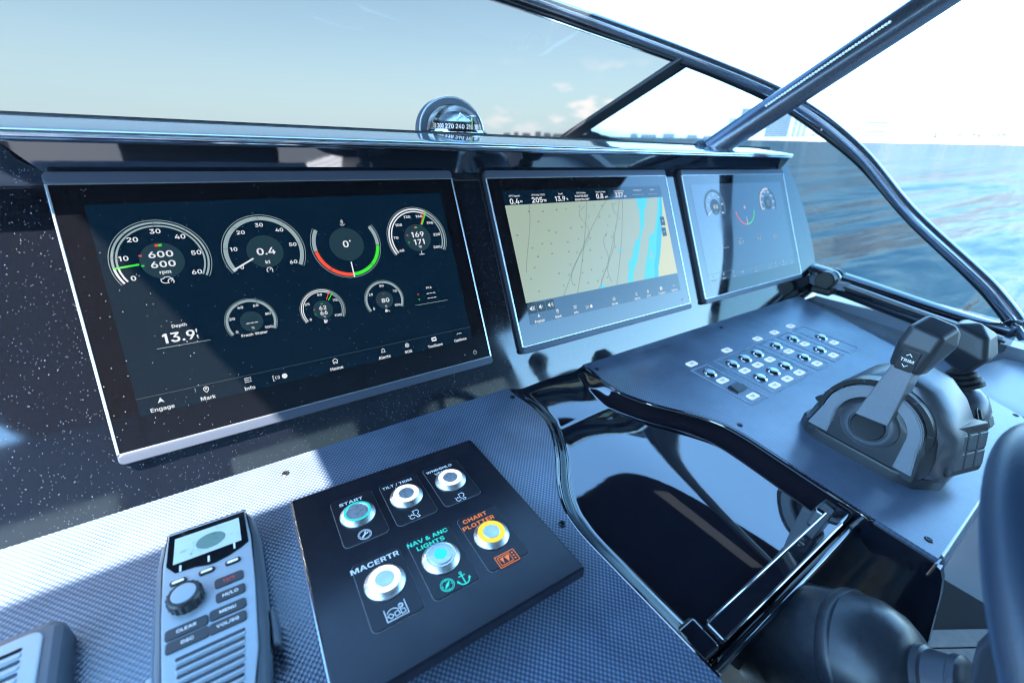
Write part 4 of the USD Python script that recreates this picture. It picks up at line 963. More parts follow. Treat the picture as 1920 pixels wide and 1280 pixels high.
# ------------------------------------------------------------------ switch panel on the right
sw = Thing('switch_panel', 'rows of round chrome switches and white label plates in printed frames', 'switch panel', desk(0.95, -0.18))
sx0, sy0 = 0.95, -0.18
for a, b in ((0.690, 0.751), (0.776, 0.951), (0.973, 1.036), (1.057, 1.124), (1.146, 1.209)):
    o = sg.box(a - sx0, -0.2600 - sy0, b - sx0, -0.1165 - sy0)
    sw.part('printed_frame', [extr(o.difference(o.buffer(-0.0016, join_style='mitre')), 0.0004, 0.0010), extr(o.buffer(-0.0036, join_style='mitre').difference(o.buffer(-0.0044, join_style='mitre')), 0.0004, 0.0010)], 'print_line', smooth=False)
for u, v in ((0.721, -0.145), (0.808, -0.1455), (0.861, -0.1455), (0.915, -0.1455), (0.810, -0.2105), (0.865, -0.2105), (0.919, -0.2105), (1.004, -0.146), (1.008, -0.2115), (1.089, -0.1465), (1.092, -0.2115), (1.177, -0.179)):
    T = hom(None, (u - sx0, v - sy0, 0))
    b_ = sw.part('push_button', moved(lathe([(0, 0), (0.0150, 0), (0.0150, 0.0016), (0.0138, 0.0030), (0.0112, 0.0048), (0.0106, 0.0044), (0, 0.0040)], 32), T), 'chrome')
    sw.part('cap', moved(lathe([(0, 0.0040), (0.0092, 0.0040), (0.0092, 0.0058), (0.0080, 0.0066), (0, 0.0068)], 28), T), 'brushed', under=b_)
    sw.part('dark_ring', moved(lathe([(0.0093, 0.0043), (0.0107, 0.0045), (0.0107, 0.0047), (0.0093, 0.0046), (0.0093, 0.0043)], 28), T), 'throttle_black', under=b_)
plates = [(0.720, -0.176, 'A'), (0.723, -0.242, 'A'), (0.806, -0.1765, 0), (0.860, -0.1765, 0), (0.914, -0.1765, 0), (0.809, -0.2425, 0), (0.863, -0.2425, 0), (0.918, -0.2425, 0), (1.003, -0.177, 0), (1.005, -0.2425, 0), (1.087, -0.1765, 0), (1.092, -0.2425, 0), (1.175, -0.2105, 0), (0.719, -0.0995, 1), (0.858, -0.0995, 1), (0.996, -0.1005, 1), (1.080, -0.1015, 1), (1.169, -0.101, 1)]
for u, v, kd in plates:
    T = hom(None, (u - sx0, v - sy0, 0))
    p = sw.part('label_plate', moved(slab(rrect(-0.0155, 0.0155, -0.0082, 0.0082, 0.005), 0.0002, 0.0016, 0.0005), T), 'label_glow_white')
    sw.part('label_print', moved(cat([stroke([(-0.006, 0.0012), (0.006, 0.0012)], 0.0016, 0.0017, 0.0001), stroke([(-0.0045, -0.0022), (0.0045, -0.0022)], 0.0014, 0.0017, 0.0001)]), T), 'print_grey', under=p, smooth=False)
rk = sw.part('rocker_switch', moved(slab(rrect(-0.0175, 0.0175, -0.0120, 0.0120, 0.002), 0.0, 0.0035, 0.0012), hom(None, (0.722 - sx0, -0.2085 - sy0, 0))), 'throttle_black')
sw.part('rocker_cap', moved(hullm([(-0.015, -0.0095, 0.0036), (0.015, -0.0095, 0.0036), (0.015, 0.0095, 0.0036), (-0.015, 0.0095, 0.0036), (-0.015, 0.0095, 0.0062), (0.015, 0.0095, 0.0062), (0, 0.001, 0.0045)]), hom(None, (0.722 - sx0, -0.2085 - sy0, 0))), 'throttle_dark', under=rk, smooth=False)

# ------------------------------------------------------------------ radio handset
vh = Thing('radio_handset', 'grey handheld radio microphone with small screen, knob and keys lying on the woven panel', 'radio handset', desk(-0.192, -0.190, 0.0, -0.03))


def loc(u, v):
    c, s = math.cos(-0.03), math.sin(-0.03)
    du, dv = u + 0.192, v + 0.190
    return c * du + s * dv, -s * du + c * dv


out = sg.Polygon([(-0.037, 0.1035), (-0.020, 0.1075), (0.020, 0.1075), (0.0375, 0.1035), (0.0445, 0.090), (0.0475, 0.06), (0.0470, 0.0), (0.0455, -0.05), (0.0400, -0.105), (0.030, -0.135), (-0.030, -0.135), (-0.040, -0.105), (-0.0455, -0.05), (-0.0470, 0.0), (-0.0475, 0.06), (-0.0445, 0.090)]).buffer(0.004).buffer(-0.004)
lay = []
for dz, off in ((0.0, 0.004), (0.006, 0.001), (0.014, 0.0), (0.026, 0.0010), (0.0300, 0.0040), (0.0318, 0.0080)):
    q = np.array(out.buffer(-off).simplify(0.0003).exterior.coords)
    lay.append(np.c_[q, np.full(len(q), dz)])
vh.part('body', hullm(np.vstack(lay)), 'vhf_body', smooth=50)
face = sg.Polygon([(-0.0345, 0.0990), (0.0345, 0.0990), (0.0375, 0.060), (0.0365, 0.0), (0.033, -0.070), (0.028, -0.098), (-0.028, -0.098), (-0.033, -0.070), (-0.0365, 0.0), (-0.0375, 0.060)]).buffer(0.003).buffer(-0.001)
vh.part('face_plate', slab(face, 0.0300, 0.0330, 0.0007), 'vhf_face')
Zf = 0.0331
lensp = sg.Polygon([(-0.0355, 0.0975), (0.0355, 0.0975), (0.0368, 0.0520), (0.030, 0.0475), (0.018, 0.0425), (0.006, 0.0400), (0.0, 0.0400), (-0.012, 0.0440), (-0.018, 0.0445), (-0.0290, 0.0455), (-0.0366, 0.0570)]).buffer(0)
ls = vh.part('screen_lens', extr(lensp, 0.0325, Zf + 0.0006), 'lens_black', smooth=False)
vh.part('screen', extr(sg.Polygon([(-0.0300, 0.0905), (0.0300, 0.0905), (0.0305, 0.0565), (-0.0308, 0.0565)]), Zf + 0.0006, Zf + 0.0009), 'vhf_lcd', under=ls, smooth=False)
vh.part('screen_oval', extr(affinity.scale(sg.Point(0.0025, 0.0720).buffer(0.01), 1.35, 1.0), Zf + 0.0009, Zf + 0.0011), 'vhf_lcd_dark', under=ls, smooth=False)
rn = np.random.default_rng(8)
vh.part('water_drops', [shift(trimesh.creation.icosphere(1, 0.0007 + 0.0006 * rn.random()), rn.uniform(-0.028, 0.029), rn.uniform(0.058, 0.089), Zf + 0.0010) for _ in range(26)], 'clear_dome', under=ls, smooth=True)
vh.part('pointer_mark', [box(x - 0.0009, x + 0.0009, y - 0.004, y + 0.0035, Zf + 0.0006, Zf + 0.0010) for x, y in ((-0.0245, 0.0490), (0.0, 0.0480), (0.0235, 0.0525))], 'print_white', under=ls, smooth=False)
for u, v in ((-0.217, -0.156), (-0.193, -0.157), (-0.170, -0.158)):
    x, y = loc(u, v)
    b_ = vh.part('soft_key', slab(rrect(x - 0.0072, x + 0.0072, y - 0.0030, y + 0.0030, 0.0029), 0.0325, Zf + 0.0016, 0.0007), 'key_black')
    vh.part('key_mark', slab(rrect(x - 0.0050, x + 0.0050, y - 0.0014, y + 0.0014, 0.0013), Zf + 0.0012, Zf + 0.0021, 0.0003), 'label_glow_white', under=b_)
x, y = loc(-0.2105, -0.181)
a = np.linspace(0, 2 * PI, 72, endpoint=False)
kn = vh.part('tuning_knob', [moved(extr(sg.Polygon([((0.0145 + 0.0005 * math.cos(18 * q)) * math.cos(q), (0.0145 + 0.0005 * math.cos(18 * q)) * math.sin(q)) for q in a]), Zf, Zf + 0.0095), hom(None, (x, y, 0))), moved(lathe([(0, Zf + 0.0095), (0.0142, Zf + 0.0095), (0.0128, Zf + 0.0115), (0.0112, Zf + 0.0118), (0, Zf + 0.0114)], 40), hom(None, (x, y, 0)))], 'key_black')
vh.part('knob_cap', moved(cyl(0.0102, Zf + 0.0112, Zf + 0.0122, 36, 0.0005), hom(None, (x, y, 0))), 'vhf_face', under=kn)
for s, u, v, w, tm_, hh in (('16/9', -0.175, -0.1780, 0.0125, 'print_red', 0.0033), ('HI/LO', -0.175, -0.1945, 0.0125, 'print_white', 0.0033), ('CLEAR', -0.2110, -0.2110, 0.0165, 'print_white', 0.0031), ('MENU', -0.1785, -0.2110, 0.0150, 'print_white', 0.0031), ('DSC', -0.2105, -0.2235, 0.0165, 'print_white', 0.0031), ('VOL/SQ', -0.1795, -0.2245, 0.0150, 'print_white', 0.0031)):
    x, y = loc(u, v)
    b_ = vh.part('key', slab(rrect(x - w, x + w, y - 0.0054, y + 0.0054, 0.0028), 0.0320, Zf + 0.0014, 0.0006), 'vhf_key')
    vh.part('key_text', text(s, hh, x, y, Zf + 0.0014, 0.0002, True, 1.1), tm_, under=b_, smooth=False)
for i in range(7):
    y = -0.0475 - i * 0.0080
    w = 0.0265 - 0.0007 * i
    vh.part('speaker_slot', slab(rrect(-w, w, y - 0.0016, y + 0.0016, 0.0015), 0.0320, Zf + 0.0002, 0.0001), 'lens_black')
    vh.part('speaker_rib', slab(rrect(-w, w, y - 0.0052, y - 0.0022, 0.0012), 0.0320, Zf + 0.0010, 0.0006), 'vhf_face')
vh.part('talk_key', rbox(0.0455, 0.0520, -0.070, -0.032, 0.008, 0.024, 0.003), 'vhf_body')
vh.part('side_catch', rbox(-0.0520, -0.0450, -0.075, -0.040, 0.004, 0.016, 0.002), 'vhf_face')
vh.part('rim_line', extr(face.buffer(0.0012).difference(face.buffer(0.0004)), 0.0312, 0.0322), 'lens_black', smooth=False)

# ------------------------------------------------------------------ speaker unit at the lower left
sp = Thing('speaker_unit', 'dark rounded speaker box with slotted front at the lower left edge', 'speaker', desk(-0.372, -0.235, 0.0, 0.05))
pl = rrect(-0.068, 0.073, -0.115, 0.101, 0.016, 8)
sp.part('body', slab(pl, 0.0, 0.026, 0.007), 'vhf_body')
fp = rrect(-0.0560, 0.0590, -0.105, 0.0915, 0.010, 8)
sp.part('face_plate', slab(fp, 0.0225, 0.0275, 0.001), 'vhf_face')
for i in range(9):
    y = 0.0780 - 0.0116 * i
    sp.part('speaker_slot', slab(rrect(-0.044, 0.0465, y - 0.0020, y + 0.0020, 0.0019), 0.0255, 0.0277, 0.0001), 'lens_black')
    sp.part('speaker_rib', slab(rrect(-0.044, 0.0465, y - 0.0075, y - 0.0034, 0.0019), 0.0255, 0.0284, 0.0005), 'vhf_face')

# ------------------------------------------------------------------ throttle control
thl = Thing('throttle_control', 'large grey engine throttle with angled lever and TRIM switch', 'throttle', desk(0.785, -0.432))


def profile(sy, top, front=1.0):
    """Outline of the control in the fore-aft plane (y forward, z up)."""
    pts = [(-0.102, 0.012), (-0.108, 0.034), (-0.104, 0.062), (-0.093, 0.095), (-0.070, 0.126), (-0.042, 0.148), (-0.010, 0.157), (0.024, 0.149), (0.054, 0.124), (0.077, 0.088), (0.091, 0.048), (0.096, 0.012)]
    return np.array([(y * sy * (front if y < 0 else 1.0), 0.012 + (z - 0.012) * top) for y, z in pts])


def shells(cuts):
    return hullm(np.vstack([np.c_[np.full(12, x), profile(a, t_, f_)] for x, a, t_, f_ in cuts]))


foot = sg.Polygon([(-0.078, 0.082), (-0.088, 0.060), (-0.088, -0.050), (-0.076, -0.082), (-0.040, -0.106), (0.045, -0.108), (0.078, -0.085), (0.088, -0.03), (0.088, 0.055), (0.062, 0.098), (-0.05, 0.100)])
thl.part('foot', slab(foot, 0.0, 0.020, 0.005), 'throttle_dark', smooth=35)
thl.part('hood', shells([(-0.064, 0.96, 0.93, 0.86), (-0.046, 0.99, 0.985, 0.98), (-0.02, 1.0, 1.0, 1.0), (0.03, 1.0, 1.0, 1.0), (0.050, 0.98, 0.97, 0.95), (0.068, 0.94, 0.90, 0.82)]), 'throttle_grey', smooth=60)
thl.part('left_face', shells([(-0.0835, 0.80, 0.62, 0.92), (-0.060, 0.93, 0.90, 0.88)]), 'throttle_dark', smooth=40)
thl.part('right_face', shells([(0.0835, 0.80, 0.62, 0.92), (0.062, 0.93, 0.88, 0.85)]), 'throttle_dark', smooth=40)
pv = np.array([-0.0835, 0.0037, 0.0684])
LF = hom(np.array([[0, 0, -1.0], [-1, 0, 0], [0, 1, 0]]), (0, pv[1], pv[2]))      # u = backward from the pivot, v = up, w = outward to the left


def horse(r0, r1, w0, foot_z, spread=0.0):
    ring_o = sg.Point(0, 0).buffer(r1, quad_segs=20).union(sg.Polygon([(-r1, 0), (-r1 - spread, foot_z), (r1 + spread, foot_z), (r1, 0)]))
    ring_i = sg.Point(0, 0).buffer(r0, quad_segs=20).union(sg.Polygon([(-r0, 0), (-r0 + 0.004, foot_z - 0.01), (r0 + 0.004, foot_z - 0.01), (r0, 0)]))
    keep = sg.box(-0.2, foot_z, 0.2, 0.2)
    return ring_o.difference(ring_i).intersection(keep)


hs = horse(0.0475, 0.0670, 0, -0.046, 0.010)
fair = []
for off, w_ in ((0.0, 0.0835), (0.0012, 0.0862), (0.0030, 0.0874)):
    fair.append(extr(hs.buffer(-off), 0.058, w_))
thl.part('fairing', moved(fair[0], LF), 'lever_silver', smooth=35)
for q in (1, 2):
    thl.part('fairing_layer', moved(extr(hs.buffer(-(0.0012, 0.0030)[q - 1]), (0.0836, 0.0863)[q - 1], (0.0862, 0.0874)[q - 1]), LF), 'lever_silver', smooth=35)
bandp = sg.Point(0, 0).buffer(0.0765, quad_segs=20).difference(sg.Point(0, 0).buffer(0.0695, quad_segs=20)).intersection(sg.box(-0.2, -0.012, 0.2, 0.2))
thl.part('arch_band', moved(extr(bandp, 0.055, 0.0795), LF), 'throttle_black', smooth=35)
for a_ in (62, 118, 20, 160):
    c_, s_ = math.cos(math.radians(a_)), math.sin(math.radians(a_))
    thl.part('band_joint', moved(extr(sg.LineString([(0.0700 * c_, 0.0700 * s_), (0.0760 * c_, 0.0760 * s_)]).buffer(0.0006, cap_style='flat'), 0.0790, 0.0799), LF), 'throttle_grey', smooth=False)
AX = np.array([-1.0, 0, 0])
thl.part('pivot_boss', moved(lathe([(0, -0.02), (0.0430, -0.02), (0.0420, -0.004), (0.0385, 0.003), (0.034, 0.0065), (0.030, 0.0075), (0.0265, 0.0072), (0.0250, 0.0055), (0, 0.0055)], 56), align(AX, pv)), 'throttle_grey', smooth=40)
thl.part('pivot_cap', moved(lathe([(0, 0.0050), (0.0240, 0.0050), (0.0238, 0.0068), (0.0215, 0.0088), (0.0150, 0.0080), (0, 0.0074)], 48), align(AX, pv)), 'throttle_black', smooth=40)
la = [(-0.0935, 0.0235, 0.084), (-0.0935, -0.0165, 0.088), (-0.0800, 0.0250, 0.082), (-0.0780, -0.0190, 0.086), (-0.0955, 0.0135, 0.182), (-0.0955, -0.0105, 0.182), (-0.0700, 0.0145, 0.180), (-0.0680, -0.0140, 0.180)]
lever = thl.part('lever', hullm(np.vstack([trimesh.creation.icosphere(1, 0.002).vertices + np.array(p_) for p_ in la])), 'lever_silver', smooth=25)
hd = [(-0.0950, 0.0135, 0.180), (-0.0950, -0.0125, 0.180), (-0.0730, 0.0150, 0.178), (-0.0700, -0.0150, 0.176),
      (-0.0965, 0.0175, 0.218), (-0.0965, -0.0150, 0.218), (-0.0900, 0.0150, 0.243), (-0.0900, -0.0150, 0.240),
      (-0.0600, 0.0090, 0.2545), (-0.0600, -0.0200, 0.2510), (-0.0500, 0.0150, 0.2300), (-0.0500, -0.0270, 0.2250), (-0.0330, -0.0030, 0.2440), (-0.0330, -0.0215, 0.2390), (-0.0310, 0.0040, 0.2270), (-0.0310, -0.0240, 0.2270), (-0.0450, -0.0230, 0.2120)]
grip = thl.part('grip', hullm(np.vstack([trimesh.creation.icosphere(2, 0.0105).vertices + (np.array(p_) - [-0.066, -0.002, 0.215]) * 0.80 + [-0.066, -0.002, 0.215] for p_ in hd])), 'throttle_dark', smooth=60)
ez = np.array([-1.0, 0.0, 0.0]); ey = np.array([0, 0.03, 1.0]); ey /= np.linalg.norm(ey)
TS = hom(np.column_stack([np.cross(ey, ez), ey, ez]), (-0.1012, 0.0010, 0.1975))
tsw = thl.part('trim_switch', moved(slab(rrect(-0.0112, 0.0112, -0.0166, 0.0166, 0.003), -0.010, 0.0016, 0.0010), TS), 'key_black', under=grip)
thl.part('trim_text', moved(cat([text('TRIM', 0.0045, 0, 0, 0.0016, 0.0002, True, 1.05), stroke([(-0.0032, 0.0070), (0, 0.0104), (0.0032, 0.0070)], 0.0010, 0.0016, 0.0002), stroke([(-0.0032, -0.0070), (0, -0.0104), (0.0032, -0.0070)], 0.0010, 0.0016, 0.0002)]), TS), 'print_white', under=grip, smooth=False)
fr = np.array([-0.30, -1.0, 0.34]); fr /= np.linalg.norm(fr)
fx = np.cross([0, 0, 1.0], -fr); fx /= np.linalg.norm(fx); fx = fx if fx[0] > 0 else -fx
KB = hom(np.column_stack([fx, np.cross(fr, fx), fr]), (-0.008, -0.1015, 0.070))
kbp = thl.part('key_block', moved(slab(rrect(-0.044, 0.042, -0.042, 0.038, 0.008), -0.02, 0.0020, 0.0015), KB), 'throttle_black')
for i in range(3):
    for j in range(2):
        x, y = -0.021 + i * 0.0245, -0.019 + j * 0.0300
        b_ = thl.part('key', moved(slab(rrect(x - 0.0108, x + 0.0108, y - 0.0130, y + 0.0130, 0.002), 0.0010, 0.0042, 0.0012), KB), 'throttle_grey', under=kbp)
thl.part('key_lamp', [moved(box(x_ - 0.0006, x_ + 0.0006, y_, y_ + 0.0011, 0.0042, 0.0045), KB) for x_, y_ in ((-0.027, 0.019), (-0.002, 0.019), (0.022, 0.019), (-0.027, -0.011))], 'pix_green', smooth=False)
for i in range(3):
    thl.part('side_key', turn(rbox(-0.0700, -0.058, -0.007, 0.007, -0.004, 0.004, 0.0015), (1, 0, 0), -50).apply_translation([0, 0.066 + 0.009 * i, 0.100 - 0.017 * i]), 'throttle_black')

# ------------------------------------------------------------------ joystick behind the throttle
js = Thing('joystick', 'grey joystick with ribbed bellows standing right behind the throttle', 'joystick', desk(0.988, -0.480))
js.part('base', lathe([(0, 0), (0.054, 0), (0.0555, 0.012), (0.054, 0.036), (0.048, 0.058), (0.036, 0.076), (0.022, 0.085), (0, 0.086)], 40), 'throttle_grey', smooth=40)
bl_ = lathe([(0, 0.082)] + [p_ for i in range(4) for p_ in ((0.027 - 0.0025 * i, 0.083 + 0.010 * i), (0.027 - 0.0025 * i, 0.088 + 0.010 * i), (0.020 - 0.0022 * i, 0.091 + 0.010 * i))] + [(0, 0.128)], 32)
js.part('bellows', turn(bl_, (1, 0, 0), -38, (0, 0, 0.084)), 'rubber', smooth=30)
hj = [(-0.020, 0.010, 0.112), (0.024, 0.010, 0.112), (0.024, 0.048, 0.128), (-0.020, 0.048, 0.128), (-0.030, -0.004, 0.150), (0.034, -0.006, 0.150), (0.034, 0.062, 0.165), (-0.030, 0.062, 0.165), (-0.022, 0.012, 0.186), (0.026, 0.010, 0.186), (0.024, 0.054, 0.196), (-0.022, 0.054, 0.196), (0, 0.034, 0.202)]
js.part('knob', hullm(np.vstack([trimesh.creation.icosphere(2, 0.014).vertices + (np.array(p_) - [0, 0.03, 0.155]) * 0.70 + [0, 0.03, 0.155] for p_ in hj])), 'throttle_dark', smooth=60)
jf = np.array([-0.10, -1.0, 0.62]); jf /= np.linalg.norm(jf)
jx = np.cross([0, 0, 1.0], jf) * -1; jx /= np.linalg.norm(jx); jx = -jx
JB = hom(np.column_stack([jx, np.cross(jf, jx), jf]), (-0.006, -0.0445, 0.046))
jk = js.part('key_block', moved(slab(rrect(-0.030, 0.030, -0.024, 0.024, 0.006), -0.014, 0.0015, 0.0015), JB), 'throttle_black')
for i in range(2):
    for j in range(2):
        x, y = -0.0135 + i * 0.027, -0.0105 + j * 0.021
        js.part('key', moved(slab(rrect(x - 0.0112, x + 0.0112, y - 0.0088, y + 0.0088, 0.002), 0.0, 0.0045, 0.0012), JB), 'throttle_dark', under=jk)

# ------------------------------------------------------------------ steering column and wheel
col_ax = np.array([0, -0.80, 0.60])
CB = align(col_ax, (0.395, -0.606, -0.366))
co = Thing('steering_column', 'thick black steering column with rounded collar coming out of the console', 'steering column', CB)
co.part('boot', lathe([(0, -0.03), (0.071, -0.03), (0.071, 0.004), (0.068, 0.010), (0.066, 0.060), (0.0655, 0.078), (0, 0.078)], 64), 'column_black', smooth=40)
co.part('collar', lathe([(0, 0.076), (0.0685, 0.076), (0.0705, 0.080), (0.0705, 0.088), (0.0685, 0.091), (0.0680, 0.0915), (0.064, 0.112), (0.055, 0.128), (0.043, 0.139), (0.030, 0.144), (0, 0.144)], 64), 'column_black', smooth=40)
co.part('shaft', lathe([(0, 0.142), (0.0305, 0.142), (0.031, 0.150), (0.028, 0.152), (0.0275, 0.170), (0.030, 0.172), (0.030, 0.178), (0.023, 0.182), (0, 0.182)], 48), 'dark_metal', smooth=30)
wc = np.array([0.395, -0.795, -0.148])
wa = math.radians(36)
WX = np.array([0, -math.cos(wa), math.sin(wa)])
WM = hom(np.column_stack([EX, np.cross(WX, EX), WX]), wc)
wh = Thing('steering_wheel', 'dark leather steering wheel rim close by at the right picture edge', 'steering wheel', WM)
wh.part('rim', trimesh.creation.torus(0.1725, 0.0155, major_sections=96, minor_sections=24), 'leather', smooth=True)
wh.part('hub', lathe([(0, -0.052), (0.026, -0.052), (0.030, -0.030), (0.044, -0.022), (0.046, -0.014), (0.040, -0.006), (0, -0.004)], 48), 'column_black', smooth=40)
wh.part('shaft_joint', sweep([(0, -0.048, -0.075), (0, -0.02, -0.062), (0, 0, -0.045)], circ(0.022, 24), up=(1, 0, 0)), 'dark_metal', smooth=40)
for k in (0, 120, 240):
    sp_ = hullm([(-0.016, 0.03, -0.026), (0.016, 0.03, -0.026), (0.016, 0.03, -0.016), (-0.016, 0.03, -0.016), (-0.011, 0.163, -0.005), (0.011, 0.163, -0.005), (0.011, 0.163, 0.005), (-0.011, 0.163, 0.005)])
    wh.part('spoke', turn(sp_, (0, 0, 1), k + 30 + 90), 'column_black', smooth=30)

# ------------------------------------------------------------------ starboard side: recess, coaming, shelf, hinge
sd = Thing('side_deck', 'glossy dark side deck with sunken tray and rounded coaming at the right', 'side deck', hom(None, (1.5, -0.35, -0.32)))
edge = [(1.457, 0.03), (1.41, -0.107), (1.324, -0.288), (1.217, -0.505)]
rec = sg.Polygon([(1.462, 0.06), (1.414, -0.105), (1.328, -0.286), (1.262, -0.420), (1.54, -0.47), (1.66, -0.30), (1.68, 0.06)])
sd.part('recess_floor', moved(extr(rec, -0.075, -0.034), DESK), 'side_gelcoat', inboat=True)
sd.part('recess_sheen_lip', moved(extr(sg.LineString(edge[:3] + [(1.262, -0.420)]).buffer(0.004, cap_style='flat'), -0.05, -0.002), DESK), 'grey_gelcoat', inboat=True)  # pale raised lip stands in for sky reflected by the recess floor
sd.part('aft_deck', moved(slab(sg.Polygon([(1.226, -0.505), (1.266, -0.424), (1.545, -0.474), (1.62, -0.60), (1.62, -0.80), (1.20, -0.80), (1.19, -0.570)]), -0.08, -0.004, 0.004), DESK), 'grey_gelcoat', inboat=True)
cpath = smoothline([(1.565, 0.20, -0.170), (1.600, -0.05, -0.178), (1.602, -0.222, -0.196), (1.585, -0.40, -0.215), (1.560, -0.572, -0.222)], 40)
sec = np.array([(0.045 * math.copysign(abs(math.cos(a_)) ** 0.7, math.cos(a_)), 0.036 * math.copysign(abs(math.sin(a_)) ** 0.7, math.sin(a_))) for a_ in np.linspace(0, 2 * PI, 28, endpoint=False)])
sd.part('coaming', sweep(cpath, sec), 'black_gelcoat', inboat=True, smooth=45)
sd.part('coaming_seam', sweep(cpath + [-0.045, 0, 0.004], circ(0.0035, 8)), 'rubber', inboat=True)
sd.part('hull_side', box(1.575, 1.64, -1.6, 0.6, -1.2, -0.24), 'grey_gelcoat', inboat=True)
shf = single('shelf', moved(slab(sg.Polygon([(1.53, -0.03), (1.60, 0.06), (1.70, -0.01), (1.645, -0.125), (1.575, -0.15)]), -0.03, 0.0, 0.006), hom(None, (0, -0.08, -0.168))), 'side_gelcoat', 'small dark ledge between the display dash and the side glass', 'ledge', boat=True)
hg = Thing('hinge', 'black knuckle hinge with grey band at the lower right dash corner', 'hinge', hom(None, (1.555, -0.135, -0.215)))
hg.part('base', rbox(-0.05, 0.06, -0.03, 0.03, 0.0, 0.022, 0.006), 'throttle_black')
for i, (x_, w_, m_) in enumerate(((-0.030, 0.030, 'throttle_black'), (0.004, 0.016, 'edge_metal'), (0.036, 0.026, 'throttle_black'))):
    hg.part('knuckle', moved(lathe([(0, -w_ / 2), (0.026, -w_ / 2), (0.029, -w_ / 2 + 0.003), (0.029, w_ / 2 - 0.003), (0.026, w_ / 2), (0, w_ / 2)], 32), align((1, 0, 0), (x_, 0.0, 0.046))), m_, smooth=40)

# ------------------------------------------------------------------ windshield
ws = Thing('windshield', 'tinted wraparound boat windshield with dark polished frame', 'windshield', hom(None, (0.6, 0.7, 0.2)))
TP = [(1.600, -0.60, -0.215), (1.6, -0.564, -0.176) , (1.59, -0.496, -0.11) , (1.54, -0.27, 0.067) , (1.47, -0.114, 0.224) , (1.38, 0.046, 0.342) , (1.18, 0.266, 0.452) , (0.96, 0.489, 0.55) , (0.78, 0.599, 0.6) , (0.20, 0.66, 0.64), (-0.35, 0.58, 0.61), (-0.62, 0.45, 0.56), (-0.95, 0.2, 0.42), (-1.2, -0.2, 0.2)]
BP = [(1.59, -0.590, -0.190), (1.600, -0.560, -0.185), (1.603, -0.50, -0.182), (1.605, -0.34, -0.178), (1.61, -0.08, -0.15), (1.45, 0.40, 0.06), (1.03, 0.66, 0.217), (0.90, 0.70, 0.22), (0.70, 0.745, 0.22), (0.20, 0.82, 0.22), (-0.40, 0.74, 0.21), (-0.75, 0.64, 0.18), (-1.08, 0.3, 0.1), (-1.25, -0.2, 0.0)]
NS = 130
from scipy.interpolate import CubicSpline
sT = np.arange(len(TP)); ss = np.linspace(0, len(TP) - 1, NS)
Tc, Bc = PchipInterpolator(sT, np.array(TP))(ss), PchipInterpolator(sT, np.array(BP))(ss)
cs = 6.0                                   # where the mullion stands


def glass(i0, i1):
    sel = [(Bc[i] * (1 - q) + Tc[i] * q) for i in range(i0, i1) for q in np.linspace(0, 1, 9)]
    return np.array(sel).reshape(i1 - i0, 9, 3)


im = int(np.argmin(abs(ss - cs)))
ws.part('front_glass', grid(glass(im, NS)), 'tinted_glass', inboat=True, smooth=True)
ws.part('side_glass', grid(glass(2, im + 1)), 'side_glass', inboat=True, smooth=True)
fsec = np.array([(0.017 * math.cos(a_), 0.021 * math.sin(a_)) for a_ in np.linspace(0, 2 * PI, 18, endpoint=False)])
ws.part('top_frame', sweep(Tc, circ(0.0185, 18), up=(0.3, 0.2, 1)), 'frame_metal', inboat=True, smooth=50)
inw = (Bc - Tc); inw /= np.linalg.norm(inw, axis=1)[:, None]
ws.part('frame_channel', sweep((Tc + inw * 0.026 + [-0.004, -0.004, 0])[4:], circ(0.0085, 10), up=(0.3, 0.2, 1)), 'lens_black', inboat=True, smooth=40)
ws.part('frame_lip', sweep((Tc + inw * 0.034 + [-0.006, -0.006, 0])[4:], circ(0.0028, 8), up=(0.3, 0.2, 1)), 'chrome', inboat=True, smooth=40)
mb, mtp = Bc[im], Tc[im]
md = (mtp - mb) / np.linalg.norm(mtp - mb)
tang = Bc[im + 1] - Bc[im - 1]; tang /= np.linalg.norm(tang)
nrm = np.cross(md, tang); nrm /= np.linalg.norm(nrm)
MM = hom(np.column_stack([np.cross(md, nrm), nrm, md]), mb)
L_ = np.linalg.norm(mtp - mb)
ws.part('mullion', moved(rbox(-0.023, 0.023, -0.008, 0.008, -0.02, L_ - 0.015, 0.004), MM), 'satin_black', inboat=True)
for i in (int(np.argmin(abs(ss - q_))) for q_ in (3.6, 4.5, 2.6)):
    ws.part('frame_screw', [shift(trimesh.creation.icosphere(2, 0.0045), *(Tc[i] + inw[i] * 0.024 + np.array([-0.012, -0.012, 0.002])))], 'chrome', inboat=True, smooth=True)

# ------------------------------------------------------------------ hardtop and its pillar
pl0, pl1 = np.array([1.150, 0.160, 0.190]), np.array([1.368, -0.220, 0.540])
pdir = (pl1 - pl0) / np.linalg.norm(pl1 - pl0)
pl2 = pl0 + pdir * ((1.0 - pl0[2]) / pdir[2])
pr = Thing('hardtop_pillar', 'black carbon tube pillar rising from the dash to the hardtop', 'pillar', hom(None, tuple(pl0)))
mat('carbon', (0.10, 0.115, 0.15), 0.24, metal=0.7, vary=0.35, vscale=300.0)
pr.part('tube', sweep(np.array([pl0 + (pl2 - pl0) * q for q in np.linspace(0, 1, 12)]), circ(0.0335, 28), up=(1, 0, 0)), 'carbon', inboat=True, smooth=60)
pr.part('foot', moved(lathe([(0, -0.01), (0.046, -0.01), (0.046, 0.0), (0.037, 0.014), (0, 0.014)], 32), align(pdir, pl0 + pdir * 0.012)), 'dark_metal', inboat=True)
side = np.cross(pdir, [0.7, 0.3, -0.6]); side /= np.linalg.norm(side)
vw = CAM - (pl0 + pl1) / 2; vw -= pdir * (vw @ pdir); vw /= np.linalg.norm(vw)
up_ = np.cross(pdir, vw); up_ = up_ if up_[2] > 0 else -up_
upv = (up_ * 0.50 + vw * 0.87); upv /= np.linalg.norm(upv)
